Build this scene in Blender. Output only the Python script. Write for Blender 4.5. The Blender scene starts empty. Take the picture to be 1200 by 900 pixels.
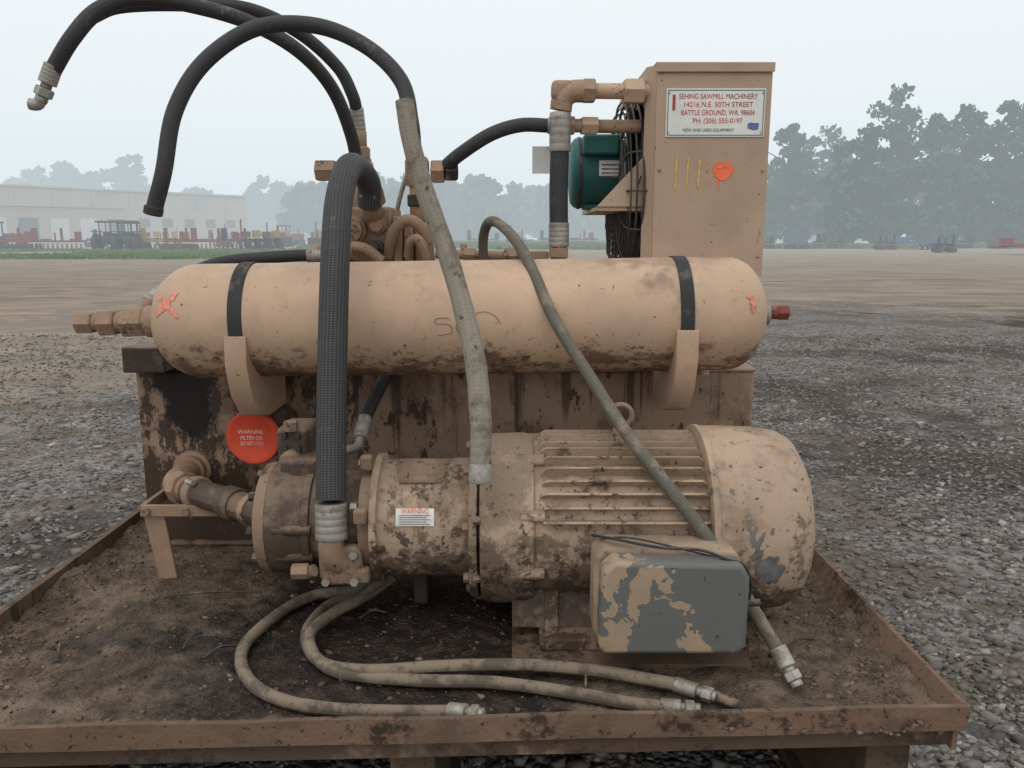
import bpy, math, random, bmesh
import numpy as np
from mathutils import Vector, Matrix, noise
random.seed(7); rng=np.random.default_rng(7)
sc=bpy.context.scene
sc.view_settings.view_transform='Standard'
sc.view_settings.look='None'
sc.view_settings.exposure=0
R=math.radians
# ---------------------------------------------------------------- nodes
def newmat(name):
    m=bpy.data.materials.new(name); m.use_nodes=True
    nt=m.node_tree; b=nt.nodes['Principled BSDF']
    return m,nt,b
def nd(nt,t,**k):
    n=nt.nodes.new(t)
    for a,v in k.items(): setattr(n,a,v)
    return n
def L(nt,a,b): nt.links.new(a,b)
def coords(nt,kind='Object',scale=(1,1,1),rot=(0,0,0),loc=(0,0,0)):
    tc=nd(nt,'ShaderNodeTexCoord'); mp=nd(nt,'ShaderNodeMapping')
    mp.inputs['Scale'].default_value=scale; mp.inputs['Rotation'].default_value=rot; mp.inputs['Location'].default_value=loc
    L(nt,tc.outputs[kind],mp.inputs[0]); return mp.outputs[0]
def nz(nt,vec,scale,detail=4,rough=.6,dist=0):
    n=nd(nt,'ShaderNodeTexNoise'); n.inputs['Scale'].default_value=scale; n.inputs['Detail'].default_value=min(detail,4)
    n.inputs['Roughness'].default_value=rough; n.inputs['Distortion'].default_value=dist
    L(nt,vec,n.inputs['Vector']); return n.outputs['Fac']
def rmp(nt,fac,lo,hi,a=0.,b=1.):
    n=nd(nt,'ShaderNodeMapRange'); n.interpolation_type='SMOOTHSTEP'
    if lo>hi: lo,hi,a,b=hi,lo,b,a
    for i,v in ((1,lo),(2,hi),(3,a),(4,b)): n.inputs[i].default_value=v
    L(nt,fac,n.inputs[0]); return n.outputs[0]
def mth(nt,op,a,b=None,clamp=False):
    n=nd(nt,'ShaderNodeMath',operation=op,use_clamp=clamp)
    for i,v in enumerate((a,b)):
        if v is None: continue
        if isinstance(v,(int,float)): n.inputs[i].default_value=v
        else: L(nt,v,n.inputs[i])
    return n.outputs[0]
def mixc(nt,fac,a,b,blend='MIX'):
    n=nd(nt,'ShaderNodeMix',data_type='RGBA',blend_type=blend)
    for i,v in ((0,fac),(6,a),(7,b)):
        if isinstance(v,(int,float)): n.inputs[i].default_value=v
        elif isinstance(v,tuple): n.inputs[i].default_value=(*v[:3],1)
        else: L(nt,v,n.inputs[i])
    return n.outputs[2]
def vdist(nt,vec,p):
    n=nd(nt,'ShaderNodeVectorMath',operation='DISTANCE'); L(nt,vec,n.inputs[0]); n.inputs[1].default_value=p; return n.outputs['Value']
def bump(nt,b,h,strength,dist=.005):
    n=nd(nt,'ShaderNodeBump'); n.inputs['Strength'].default_value=strength; n.inputs['Distance'].default_value=dist
    L(nt,h,n.inputs['Height']); L(nt,n.outputs[0],b.inputs['Normal']); return n
def paint(name,base,grime=(.04,.027,.02),dust=(.25,.175,.12),g=.25,d=.25,sp=.2,scale=6,rough=.6,chip=None,c=.3,
          streak=.0,bmp=.25,metal=0.,up=.25,extra=None):
    m,nt,b=newmat(name); o=coords(nt)
    col=mixc(nt,rmp(nt,nz(nt,o,scale*.5,3),.3,.7),tuple(x*.78 for x in base),tuple(min(1,x*1.08) for x in base))
    col=mixc(nt,mth(nt,'MULTIPLY',rmp(nt,nz(nt,coords(nt,loc=(2,5,8)),scale*4,4,.75),.45,.7),.3),col,tuple(x*.62 for x in base))
    if chip is not None:
        cm=rmp(nt,nz(nt,o,scale*1.6,4,.66,.4),.66-c*.36,.67-c*.36)
        col=mixc(nt,cm,col,chip)
    geo=nd(nt,'ShaderNodeNewGeometry'); sx=nd(nt,'ShaderNodeSeparateXYZ'); L(nt,geo.outputs['Normal'],sx.inputs[0])
    upm=mth(nt,'MULTIPLY',mth(nt,'MAXIMUM',sx.outputs[2],0.),up)
    dn=mth(nt,'ADD',nz(nt,coords(nt,loc=(3,7,1)),scale*1.1,4,.72),mth(nt,'MULTIPLY',upm,.5))
    col=mixc(nt,mth(nt,'MULTIPLY',rmp(nt,dn,.72-d*.4,.86-d*.4),.85),col,dust)
    fine=nz(nt,o,scale*9,4,.75)
    gn=mth(nt,'ADD',mth(nt,'MULTIPLY',nz(nt,coords(nt,loc=(9,2,5)),scale*.8,3),.6),mth(nt,'MULTIPLY',fine,.4))
    col=mixc(nt,mth(nt,'MULTIPLY',rmp(nt,gn,.66-g*.3,.74-g*.3),.85),col,grime)
    if streak>0:
        s=nz(nt,coords(nt,scale=(17,17,2.6)),1.,4,.65,.3)
        s=mth(nt,'ADD',s,mth(nt,'MULTIPLY',mth(nt,'SUBTRACT',nz(nt,o,3.,2),.5),.7))
        col=mixc(nt,mth(nt,'MULTIPLY',rmp(nt,s,.70-streak*.25,.82-streak*.25),.7),col,grime)
    if sp>0:
        s=nz(nt,o,85,2,.6)
        col=mixc(nt,mth(nt,'MULTIPLY',rmp(nt,s,.74-sp*.25,.78-sp*.25),.8),col,grime)
    if extra: col=extra(nt,col,o,sx)
    L(nt,col,b.inputs['Base Color']); b.inputs['Roughness'].default_value=rough; b.inputs['Metallic'].default_value=metal
    b.inputs['Specular IOR Level'].default_value=.35
    h=mth(nt,'ADD',fine,mth(nt,'MULTIPLY',dn,1.5))
    bump(nt,b,h,bmp,.004)
    return m
TAN=(.53,.365,.252)
def tank_dirt(nt,col,o,sx):
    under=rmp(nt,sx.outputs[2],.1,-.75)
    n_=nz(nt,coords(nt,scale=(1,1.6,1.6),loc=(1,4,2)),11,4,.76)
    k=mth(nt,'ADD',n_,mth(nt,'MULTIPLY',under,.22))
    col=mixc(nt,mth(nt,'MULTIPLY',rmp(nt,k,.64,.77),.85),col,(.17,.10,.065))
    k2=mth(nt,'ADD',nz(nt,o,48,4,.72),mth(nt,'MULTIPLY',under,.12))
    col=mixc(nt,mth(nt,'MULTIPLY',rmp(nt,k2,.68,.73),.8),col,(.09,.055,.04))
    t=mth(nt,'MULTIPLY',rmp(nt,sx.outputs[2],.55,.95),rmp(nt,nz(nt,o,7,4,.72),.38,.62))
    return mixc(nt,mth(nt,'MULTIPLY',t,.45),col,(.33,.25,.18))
def res_dirt(nt,col,o,sx):
    n_=nz(nt,coords(nt,loc=(8,8,8)),14,4,.76)
    xyz=nd(nt,'ShaderNodeSeparateXYZ'); L(nt,o,xyz.inputs[0])
    lf=rmp(nt,xyz.outputs[0],.25,-.8,0.,.15); bt=rmp(nt,xyz.outputs[2],.52,.3,0.,.12)
    k=mth(nt,'ADD',nz(nt,coords(nt,loc=(1,1,6)),6,4,.74),mth(nt,'ADD',mth(nt,'MULTIPLY',lf,.5),bt))
    col=mixc(nt,mth(nt,'MULTIPLY',rmp(nt,k,.47,.63),.75),col,(.15,.092,.062))
    k=mth(nt,'ADD',nz(nt,coords(nt,scale=(1,1,.5)),24,4,.8),mth(nt,'ADD',lf,bt))
    col=mixc(nt,mth(nt,'MULTIPLY',rmp(nt,k,.60,.67),.92),col,(.045,.027,.019))
    # drips running down from the tank saddles
    s=nz(nt,coords(nt,scale=(34,34,1.4),loc=(3,0,0)),1.,3,.6)
    tp=rmp(nt,xyz.outputs[2],.52,.72)
    col=mixc(nt,mth(nt,'MULTIPLY',rmp(nt,mth(nt,'ADD',s,mth(nt,'MULTIPLY',tp,.12)),.66,.74),.75),col,(.06,.036,.026))
    v=vdist(nt,coords(nt,scale=(1.5,.2,.8)),(-1.16,.372,.565))
    k=mth(nt,'ADD',v,mth(nt,'MULTIPLY',mth(nt,'SUBTRACT',n_,.5),.2))
    return mixc(nt,rmp(nt,k,.115,.085),col,(.012,.009,.008))
def mud_low(h0,h1):
    def f(nt,col,o,sx):
        xyz=nd(nt,'ShaderNodeSeparateXYZ'); L(nt,o,xyz.inputs[0])
        lo=rmp(nt,xyz.outputs[2],h1,h0,0.,.22)
        k=mth(nt,'ADD',nz(nt,coords(nt,loc=(6,1,1)),17,4,.78),lo)
        col=mixc(nt,mth(nt,'MULTIPLY',rmp(nt,k,.56,.68),.85),col,(.145,.10,.07))
        k=mth(nt,'ADD',nz(nt,coords(nt,loc=(2,9,1)),38,4,.78),mth(nt,'MULTIPLY',lo,.7))
        return mixc(nt,mth(nt,'MULTIPLY',rmp(nt,k,.61,.68),.85),col,(.06,.04,.03))
    return f
M={}
M['tan']=paint('tan_paint',TAN,g=.22,d=.28,sp=.2)
M['tank']=paint('accumulator_paint',(.555,.385,.265),g=.06,d=.15,sp=.16,scale=4,rough=.6,bmp=.12,extra=tank_dirt)
M['panel']=paint('cooler_panel_paint',(.50,.355,.255),g=.0,d=.14,sp=.12,scale=3,bmp=.06,rough=.6,streak=.08)
M['res']=paint('reservoir_paint',(.37,.25,.172),grime=(.035,.022,.016),dust=(.20,.13,.088),g=.22,d=.35,sp=.3,scale=4.5,streak=.3,bmp=.3,extra=res_dirt)
M['motor']=paint('motor_paint',(.45,.33,.235),g=.3,d=.5,sp=.24,scale=7,bmp=.7,dust=(.235,.168,.118),up=.45,rough=.85,extra=mud_low(.38,.62))
M['cover']=paint('fan_cover_paint',(.46,.335,.24),g=.22,d=.38,sp=.22,scale=5,bmp=.4,chip=(.15,.145,.14),c=-.06,rough=.8,dust=(.26,.19,.135),extra=mud_low(.34,.6))
M['box']=paint('junction_box_paint',(.38,.28,.19),g=.1,d=.25,sp=.16,scale=5.6,chip=(.13,.132,.125),c=.62,bmp=.25,rough=.55,dust=(.2,.155,.115))
M['boxtop']=paint('junction_box_top_paint',(.38,.28,.195),g=.24,d=.5,sp=.2,scale=6,bmp=.35,rough=.8,dust=(.24,.175,.125))
M['pump']=paint('pump_oily_iron',(.09,.062,.048),g=.3,d=.5,sp=.2,scale=9,dust=(.2,.135,.092),bmp=.7,rough=.6)
M['pumprim']=paint('pump_worn_paint',(.27,.18,.122),g=.42,d=.45,sp=.35,scale=9,bmp=.6,rough=.7)
M['brass']=paint('painted_fitting',(.35,.23,.155),g=.3,d=.38,sp=.24,scale=14,bmp=.4,rough=.65)
M['steel']=paint('plated_steel',(.40,.38,.34),g=.22,d=.42,sp=.18,scale=22,metal=.4,rough=.5,bmp=.3,dust=(.24,.2,.15))
M['dark']=paint('dark_iron',(.05,.045,.04),g=.2,d=.35,sp=.1,scale=10,rough=.7)
M['mesh']=paint('fan_guard_wire',(.06,.055,.05),g=.1,d=.2,sp=.1,scale=10,rough=.6)
M['strap']=paint('rubber_strap',(.04,.042,.044),g=.0,d=.3,sp=.0,scale=14,rough=.8,dust=(.12,.10,.085))
M['green']=paint('green_enamel',(.022,.12,.11),g=.1,d=.2,sp=.12,scale=8,rough=.5,bmp=.06,dust=(.06,.11,.095))
M['red']=paint('red_plastic',(.72,.085,.04),g=.1,d=.15,sp=.14,scale=14,rough=.5,bmp=.1)
M['rustred']=paint('dark_red_rust',(.22,.06,.045),g=.3,d=.2,sp=.3,scale=20,rough=.7)
M['rimmat']=paint('tray_rim_paint',(.20,.125,.083),grime=(.028,.019,.014),dust=(.12,.082,.058),g=.42,d=.52,sp=.36,scale=7,streak=.25,bmp=.7,rough=.9)
M['skid']=paint('skid_rusty_steel',(.10,.065,.045),g=.45,d=.3,sp=.3,scale=6,bmp=.5,rough=.85)
M['white']=paint('white_sign_face',(.72,.73,.69),g=-.2,d=.0,sp=.08,scale=5,rough=.45,bmp=.02)
def plain(name,col,rough=.6,metal=0,var=.25,sc_=12):
    m,nt,b=newmat(name); o=coords(nt)
    L(nt,mixc(nt,rmp(nt,nz(nt,o,sc_,3),.3,.7),tuple(x*(1-var) for x in col),tuple(min(1,x*(1+var)) for x in col)),b.inputs['Base Color'])
    b.inputs['Roughness'].default_value=rough; b.inputs['Metallic'].default_value=metal
    return m
M['ink_red']=plain('red_ink',(.45,.05,.05),.6)
M['ink_green']=plain('green_ink',(.05,.16,.1),.6)
M['ink_blue']=plain('blue_ink',(.1,.13,.3),.6)
M['ink_dark']=plain('dark_ink',(.16,.11,.08),.7,sc_=60,var=.5)
M['orange']=plain('orange_spray_paint',(.8,.15,.06),.6,var=.15)
M['orange_f']=plain('faded_orange_spray',(.68,.24,.16),.6,var=.3,sc_=90)
M['lettering']=plain('pale_lettering',(.75,.55,.48),.6)
M['yellow']=plain('yellow_marker',(.56,.39,.11),.6,var=.2,sc_=60)
def hosemat(name,c1,c2,dust,d,n=95,m_=14,bs=.5,rough=.6):
    m,nt,b=newmat(name)
    uv=coords(nt,'UV',scale=(n,m_,1))
    mp=nd(nt,'ShaderNodeMapping'); mp.inputs['Rotation'].default_value=(0,0,R(45)); L(nt,uv,mp.inputs[0])
    ck=nd(nt,'ShaderNodeTexChecker'); ck.inputs['Scale'].default_value=1.0; L(nt,mp.outputs[0],ck.inputs[0])
    ck.inputs[1].default_value=(1,1,1,1); ck.inputs[2].default_value=(0,0,0,1)
    col=mixc(nt,ck.outputs['Fac'],c1,c2)
    o=coords(nt)
    geo=nd(nt,'ShaderNodeNewGeometry'); sx=nd(nt,'ShaderNodeSeparateXYZ'); L(nt,geo.outputs['Normal'],sx.inputs[0])
    dn=mth(nt,'ADD',nz(nt,o,16,4,.74),mth(nt,'MULTIPLY',sx.outputs[2],.06))
    col=mixc(nt,rmp(nt,dn,.74-d*.5,.9-d*.5),col,dust)
    col=mixc(nt,rmp(nt,nz(nt,coords(nt,loc=(4,4,4)),40,4,.7),.6,.7),col,tuple(x*.45 for x in dust))
    L(nt,col,b.inputs['Base Color']); b.inputs['Roughness'].default_value=rough
    bump(nt,b,mth(nt,'ADD',mth(nt,'MULTIPLY',ck.outputs['Fac'],.5),mth(nt,'MULTIPLY',dn,1.2)),bs,.002)
    return m
M['braid']=hosemat('braided_hose',(.065,.065,.067),(.024,.024,.026),(.15,.135,.12),.25,300,34,.9,.7)
M['hose']=hosemat('black_rubber_hose',(.035,.035,.037),(.028,.028,.03),(.15,.135,.115),.3,300,20,.3,.68)
M['sleeve']=hosemat('dusty_hose_sleeve',(.27,.24,.19),(.235,.205,.16),(.155,.13,.1),.44,200,16,.5,.9)
M['gray']=hosemat('muddy_gray_hose',(.135,.125,.10),(.11,.10,.08),(.23,.185,.135),.45,300,16,.4,.85)
M['mudhose']=hosemat('muddy_floor_hose',(.115,.095,.072),(.095,.078,.058),(.225,.175,.125),.6,300,16,.5,.92)
# ---------------------------------------------------------------- geometry
def group(name,loc=(0,0,0)):
    e=bpy.data.objects.new(name,None); e.location=loc; e.empty_display_size=.1
    sc.collection.objects.link(e); return e
def adopt(ob,parent):
    if parent is not None:
        ob.parent=parent; ob.matrix_parent_inverse=Matrix.Translation(-Vector(parent.location))
def add(name,V,F,mat,parent=None,smooth=True,bev=0,ang=35,uv=None):
    me=bpy.data.meshes.new(name); me.from_pydata([tuple(v) for v in V],[],F); me.validate(); me.update()
    if smooth:
        me.polygons.foreach_set('use_smooth',[True]*len(me.polygons)); me.set_sharp_from_angle(angle=R(ang))
    if uv is not None:
        l=me.uv_layers.new(name='UVMap')
        for lp in me.loops: l.data[lp.index].uv=uv[lp.vertex_index]
    ob=bpy.data.objects.new(name,me); sc.collection.objects.link(ob)
    if mat is not None: me.materials.append(M[mat] if isinstance(mat,str) else mat)
    if bev>0:
        md=ob.modifiers.new('bevel','BEVEL'); md.width=bev; md.segments=3; md.limit_method='ANGLE'
    adopt(ob,parent); return ob
BF=[(0,3,2,1),(4,5,6,7),(0,1,5,4),(1,2,6,5),(2,3,7,6),(3,0,4,7)]
def box(name,x,y,z,mat,parent=None,bev=.002,xf=None):
    V=[(x[0],y[0],z[0]),(x[1],y[0],z[0]),(x[1],y[1],z[0]),(x[0],y[1],z[0]),(x[0],y[0],z[1]),(x[1],y[0],z[1]),(x[1],y[1],z[1]),(x[0],y[1],z[1])]
    if xf is not None: V=[tuple(xf@Vector(v)) for v in V]
    return add(name,V,BF,mat,parent,smooth=bev>0,bev=bev)
def frame(d):
    d=Vector(d).normalized(); a=Vector((0,0,1)) if abs(d.z)<.9 else Vector((1,0,0))
    u=d.cross(a).normalized(); w=d.cross(u).normalized(); return d,u,w
def lathe(name,p0,d,prof,mat,parent=None,seg=40,ang=35,smooth=True):
    p0=Vector(p0); d,u,w=frame(d); V=[];F=[]
    n=len(prof)
    for s,r in prof:
        for i in range(seg):
            a=2*math.pi*i/seg; V.append(p0+d*s+(u*math.cos(a)+w*math.sin(a))*max(r,1e-5))
    for k in range(n-1):
        for i in range(seg):
            j=(i+1)%seg; F.append((k*seg+i,k*seg+j,(k+1)*seg+j,(k+1)*seg+i))
    if prof[0][1]>1e-4: F.append(tuple(range(seg))[::-1])
    if prof[-1][1]>1e-4: F.append(tuple((n-1)*seg+i for i in range(seg)))
    return add(name,V,F,mat,parent,smooth,ang=ang)
def cyl(name,p0,p1,r,mat,parent=None,seg=28,ch=None,r2=None):
    p0=Vector(p0);p1=Vector(p1);l=(p1-p0).length; r2=r if r2 is None else r2
    ch=min(r,r2)*.12 if ch is None else ch
    return lathe(name,p0,p1-p0,[(0,r-ch),(ch,r),(l-ch,r2),(l,r2-ch)],mat,parent,seg,ang=50)
def hexn(name,p0,p1,r,mat,parent=None):
    p0=Vector(p0);p1=Vector(p1);l=(p1-p0).length
    return lathe(name,p0,p1-p0,[(0,r*.88),(r*.12,r),(l-r*.12,r),(l,r*.88)],mat,parent,6,smooth=False)
def catmull(pts,sub=10):
    P=[Vector(p) for p in pts]; P=[P[0]*2-P[1]]+P+[P[-1]*2-P[-2]]; out=[]
    for i in range(1,len(P)-2):
        a,b,c,d=P[i-1:i+3]
        for k in range(sub):
            t=k/sub; out.append(.5*((2*b)+(-a+c)*t+(2*a-5*b+4*c-d)*t*t+(-a+3*b-3*c+d)*t**3))
    out.append(P[-2]); return out
def tube(name,pts,r,mat,parent=None,seg=16,sub=10,r2=None,wob=0):
    P=catmull(pts,sub) if len(pts)>2 else [Vector(p) for p in pts]
    n=len(P); V=[];F=[];UV=[]; u=None; s=0
    for k,p in enumerate(P):
        T=(P[min(k+1,n-1)]-P[max(k-1,0)]).normalized()
        if u is None: _,u,_w=frame(T)
        else: u=(u-T*u.dot(T)).normalized()
        w=T.cross(u)
        if k: s+=(P[k]-P[k-1]).length
        rr=r if r2 is None else r+(r2-r)*k/(n-1)
        if wob: rr*=1+wob*noise.noise(p*25)
        for i in range(seg+1):
            a=2*math.pi*i/seg; V.append(p+(u*math.cos(a)+w*math.sin(a))*rr); UV.append((s,i/seg))
    q=seg+1
    for k in range(n-1):
        for i in range(seg): F.append((k*q+i,k*q+i+1,(k+1)*q+i+1,(k+1)*q+i))
    F.append(tuple(range(seg))[::-1]); F.append(tuple((n-1)*q+i for i in range(seg)))
    return add(name,V,F,mat,parent,True,ang=60,uv=UV)
def fixn(ob):
    bm=bmesh.new(); bm.from_mesh(ob.data); bmesh.ops.recalc_face_normals(bm,faces=bm.faces); bm.to_mesh(ob.data); bm.free(); return ob
def prism(name,poly,axis,a0,a1,mat,parent=None,bev=.0015):
    n=len(poly); V=[]
    for a in (a0,a1):
        for p,q in poly:
            V.append((a,p,q) if axis=='x' else (p,a,q) if axis=='y' else (p,q,a))
    F=[tuple(range(n)),tuple(range(2*n-1,n-1,-1))]+[(i,i+n,(i+1)%n+n,(i+1)%n) for i in range(n)]
    return fixn(add(name,V,F,mat,parent,True,bev=bev))
def bolts(c,axis,Rr,n,r,h,mat,parent,ph=0.):
    d,u,w=frame(axis); c=Vector(c); V=[];F=[]
    for k in range(n):
        a=ph+2*math.pi*k/n; p=c+(u*math.cos(a)+w*math.sin(a))*Rr; o=len(V)
        for s in (0,h):
            for i in range(6):
                b=math.pi*i/3; V.append(p+d*s+(u*math.cos(b)+w*math.sin(b))*r)
        for i in range(6): F.append((o+i,o+(i+1)%6,o+6+(i+1)%6,o+6+i))
        F.append(tuple(o+6+i for i in range(6)))
    return add('bolts',V,F,mat,parent,False)
def text(name,s,loc,size,mat,parent,width=None):
    c=bpy.data.curves.new(name,'FONT'); c.body=s; c.size=size; c.extrude=.0003; c.align_x='CENTER'
    o=bpy.data.objects.new(name+'_tmp',c); sc.collection.objects.link(o)
    dg=bpy.context.evaluated_depsgraph_get(); me=bpy.data.meshes.new_from_object(o.evaluated_get(dg))
    bpy.data.objects.remove(o)
    co=[v.co.copy() for v in me.vertices]
    w=max(v.x for v in co)-min(v.x for v in co); k=(width/w) if width else 1
    for v in me.vertices:
        x,y,z=v.co; v.co=(loc[0]+x*k, loc[1]-z, loc[2]+y)
    ob=bpy.data.objects.new(name,me); sc.collection.objects.link(ob); me.materials.clear(); me.materials.append(M[mat])
    adopt(ob,parent); return ob
def blob(name,cx,y,cz,r,mat,parent,n=26,seed=0,asp=1.,rag=.25):
    V=[(cx,y,cz)];F=[]
    for i in range(n):
        a=2*math.pi*i/n; c_,s_=math.cos(a),math.sin(a); q=1/(abs(c_)**4+abs(s_)**4)**.25
        rr=r*q*(1+rag*noise.noise(Vector((c_*1.7+seed,s_*1.7,seed)))+random.uniform(-.07,.07))
        V.append((cx+rr*c_*asp,y,cz+rr*s_))
    for i in range(n): F.append((0,1+i,1+(i+1)%n))
    return add(name,V,F,mat,parent,False)
def rawmesh(name,V,F,mat,parent=None):
    nf,k=F.shape; me=bpy.data.meshes.new(name); me.vertices.add(len(V)) if V.ndim==2 else me.vertices.add(V.size//3); me.vertices.foreach_set('co',V.reshape(-1))
    me.loops.add(F.size); me.loops.foreach_set('vertex_index',F.reshape(-1).astype(np.int32))
    me.polygons.add(nf); me.polygons.foreach_set('loop_start',np.arange(0,F.size,k,dtype=np.int32))
    me.update(calc_edges=True); me.validate()
    ob=bpy.data.objects.new(name,me); sc.collection.objects.link(ob); me.materials.append(mat); adopt(ob,parent); return ob
def stones(name,P,S,mat,parent=None):
    n=len(P); base=np.array([(-1,-1,-1),(1,-1,-1),(1,1,-1),(-1,1,-1),(-1,-1,1),(1,-1,1),(1,1,1),(-1,1,1)],float)*.55
    V=base[None]+rng.uniform(-.3,.3,(n,8,3)); V[:,:,2]*=.7
    a=rng.uniform(0,6.283,n); ca,sa=np.cos(a),np.sin(a); b2=rng.uniform(-.5,.5,n)
    x=V[:,:,0]*ca[:,None]-V[:,:,1]*sa[:,None]; y=V[:,:,0]*sa[:,None]+V[:,:,1]*ca[:,None]; z=V[:,:,2]+x*np.sin(b2)[:,None]
    V=np.stack([x,y,z],2)*S[:,None,None]*np.array([1.15,.9,1])+P[:,None,:]
    f=np.array(BF); F=(f[None]+8*np.arange(n)[:,None,None]).reshape(-1,4)
    return rawmesh(name,V,F,mat,parent)
def quads(name,V,mat,parent=None):
    return rawmesh(name,V.reshape(-1,3),np.arange(len(V)*4).reshape(-1,4),mat,parent)
def randmat(name,cols,rough=.9):
    m,nt,b=newmat(name); geo=nd(nt,'ShaderNodeNewGeometry'); cr=nd(nt,'ShaderNodeValToRGB')
    els=cr.color_ramp.elements
    els[0].position=0; els[0].color=(*cols[0],1); els[1].position=1; els[1].color=(*cols[-1],1)
    for i,c in enumerate(cols[1:-1]): e=els.new((i+1)/(len(cols)-1)); e.color=(*c,1)
    L(nt,geo.outputs['Random Per Island'],cr.inputs[0])
    c=mixc(nt,rmp(nt,nz(nt,coords(nt),1.3,4,.7),.45,.65),cr.outputs[0],mixc(nt,.55,cr.outputs[0],(.14,.112,.09)))
    L(nt,c,b.inputs['Base Color']); b.inputs['Roughness'].default_value=rough; b.inputs['Specular IOR Level'].default_value=.2; return m
# ================================================================ DRIP TRAY
g=group('steel_drip_tray',(-.14,1.8,.3))
XL,XR=-.975,.695; YB=2.62
def yf(x): return 1.055+.0377*(x-XL)
nx,ny=170,140; V=[];F=[]
def mudh(x,y):
    p=Vector((x,y,0)); e=min(x-XL-.01,XR-.02-x,y-yf(x))
    z=.302+.008*abs(noise.fractal(p*9,.8,2.,5))+.003*noise.noise(p*45)+.003*noise.noise(p*90)+.026*max(0,1-e/.10)**2*(.6+noise.noise(p*6)+.5*noise.noise(p*30))
    # caked mud drifts around the motor feet and right side
    z+=.014*max(0,1-((x-.45)**2/.05+(y-1.35)**2/.06))*(.6+noise.noise(p*12))+.01*max(0,1-((x+.75)**2/.04+(y-1.5)**2/.2))*(.6+noise.noise(p*10))
    return max(z,.2995)
for j in range(ny+1):
    for i in range(nx+1):
        x=XL+.012+(XR-XL-.035)*i/nx; y0=yf(x)+.012; y=y0+(YB-.02-y0)*j/ny
        V.append((x,y,mudh(x,y)))
for j in range(ny):
    for i in range(nx):
        a=j*(nx+1)+i; F.append((a,a+1,a+nx+2,a+nx+1))
m,nt,b=newmat('oily_tray_mud'); o=coords(nt)
n1=nz(nt,o,5,4,.7); n2=nz(nt,o,30,4,.76)
vd=vdist(nt,coords(nt,scale=(.75,1,0)),(-.16,1.42,0))
wet=rmp(nt,mth(nt,'ADD',vd,mth(nt,'MULTIPLY',mth(nt,'SUBTRACT',n1,.5),1.0)),.20,.5)
c=mixc(nt,rmp(nt,n2,.35,.65),(.065,.045,.033),(.18,.128,.092))
c=mixc(nt,rmp(nt,nz(nt,coords(nt,loc=(5,1,0)),3.5,4,.74),.46,.62),c,(.235,.172,.125))
c=mixc(nt,mth(nt,'MULTIPLY',rmp(nt,nz(nt,o,60,4,.78),.54,.68),.8),c,(.04,.028,.02))
c=mixc(nt,wet,mixc(nt,rmp(nt,n2,.42,.7),(.018,.013,.010),(.07,.048,.036)),c)
L(nt,c,b.inputs['Base Color']); L(nt,mth(nt,'ADD',mth(nt,'MULTIPLY',wet,.4),.52),b.inputs['Roughness'])
b.inputs['Specular IOR Level'].default_value=.3
bump(nt,b,mth(nt,'ADD',n2,nz(nt,o,120,3,.7)),1.,.008)
add('mud_covered_floor',V,F,m,g)
prism('rim_left',[(XL,.262),(XL+.006,.262),(XL+.010,.347),(XL-.006,.347)],'y',1.062,YB,'rimmat',g,.001)
prism('rim_right',[(XR-.036,.292),(XR-.03,.288),(XR+.004,.343),(XR-.006,.346)],'y',1.122,YB,'rimmat',g,.001)
prism('rim_right_skirt',[(XR-.012,.262),(XR-.004,.262),(XR-.002,.33),(XR-.010,.33)],'y',1.124,YB-.01,'rimmat',g,.001)
V=[];F=[];ns=90
for i in range(ns+1):
    x=XL-.006+(XR-XL+.012)*i/ns; y=yf(x); w=.003*noise.noise(Vector((x*4,0,0))); h=.003*noise.noise(Vector((x*6,3,0)))+.0012*noise.noise(Vector((x*30,3,0)))
    V+= [(x,y+w,.300),(x,y-.003+w,.342+h),(x,y+.006+w,.342+h),(x,y+.01+w,.300)]
for i in range(ns):
    for k in range(4): a=i*4+k; b_=i*4+(k+1)%4; F.append((a,b_,b_+4,a+4))
F+=[(0,1,2,3),(ns*4+3,ns*4+2,ns*4+1,ns*4)]
add('rim_front',V,F,'rimmat',g)
V=[];F=[]
for i in range(ns+1):
    x=XL+(XR-XL)*i/ns; y=yf(x)
    V+= [(x,y+.012,.268),(x,y+.012,.2985),(x,y+.075,.2985),(x,y+.075,.268)]
for i in range(ns):
    for k in range(4): a=i*4+k; b_=i*4+(k+1)%4; F.append((a,b_,b_+4,a+4))
add('front_channel',V,F,'skid',g)
box('rim_back',(XL+.002,XR-.002),(YB-.004,YB+.006),(.262,.345),'rimmat',g)
box('floor_plate',(XL+.008,XR-.038),(1.2,YB-.006),(.284,.2935),'skid',g,0)
for x in (-.86,-.155,.60):
    box('skid_runner',(x-.035,x+.035),(1.12+.03*(x>0),2.58),(.03,.262),'skid',g,.004)
    box('runner_foot_plate',(x-.055,x+.055),(1.105+.03*(x>0),2.59),(.012,.0295),'skid',g,.003)
n=4200; P=np.stack([rng.uniform(XL+.03,XR-.05,n),1.10+1.0*rng.random(n)**1.3,np.full(n,.308)],1)
sel=rng.random(n)<.5; P[sel,0]=np.where(rng.random(sel.sum())<.5,XL+.02+rng.exponential(.06,sel.sum()),XR-.05-rng.exponential(.07,sel.sum()))
P[:,0]=np.clip(P[:,0],XL+.015,XR-.03)
for i in range(n): P[i,2]=mudh(P[i,0],P[i,1])
stones('mud_crumbs',P,rng.uniform(.001,.0036,n)*rng.choice([1,1,1,2.2],n),randmat('mud_crumb',[(.03,.02,.015),(.10,.07,.05),(.17,.12,.085),(.24,.18,.13)]),g)
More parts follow.
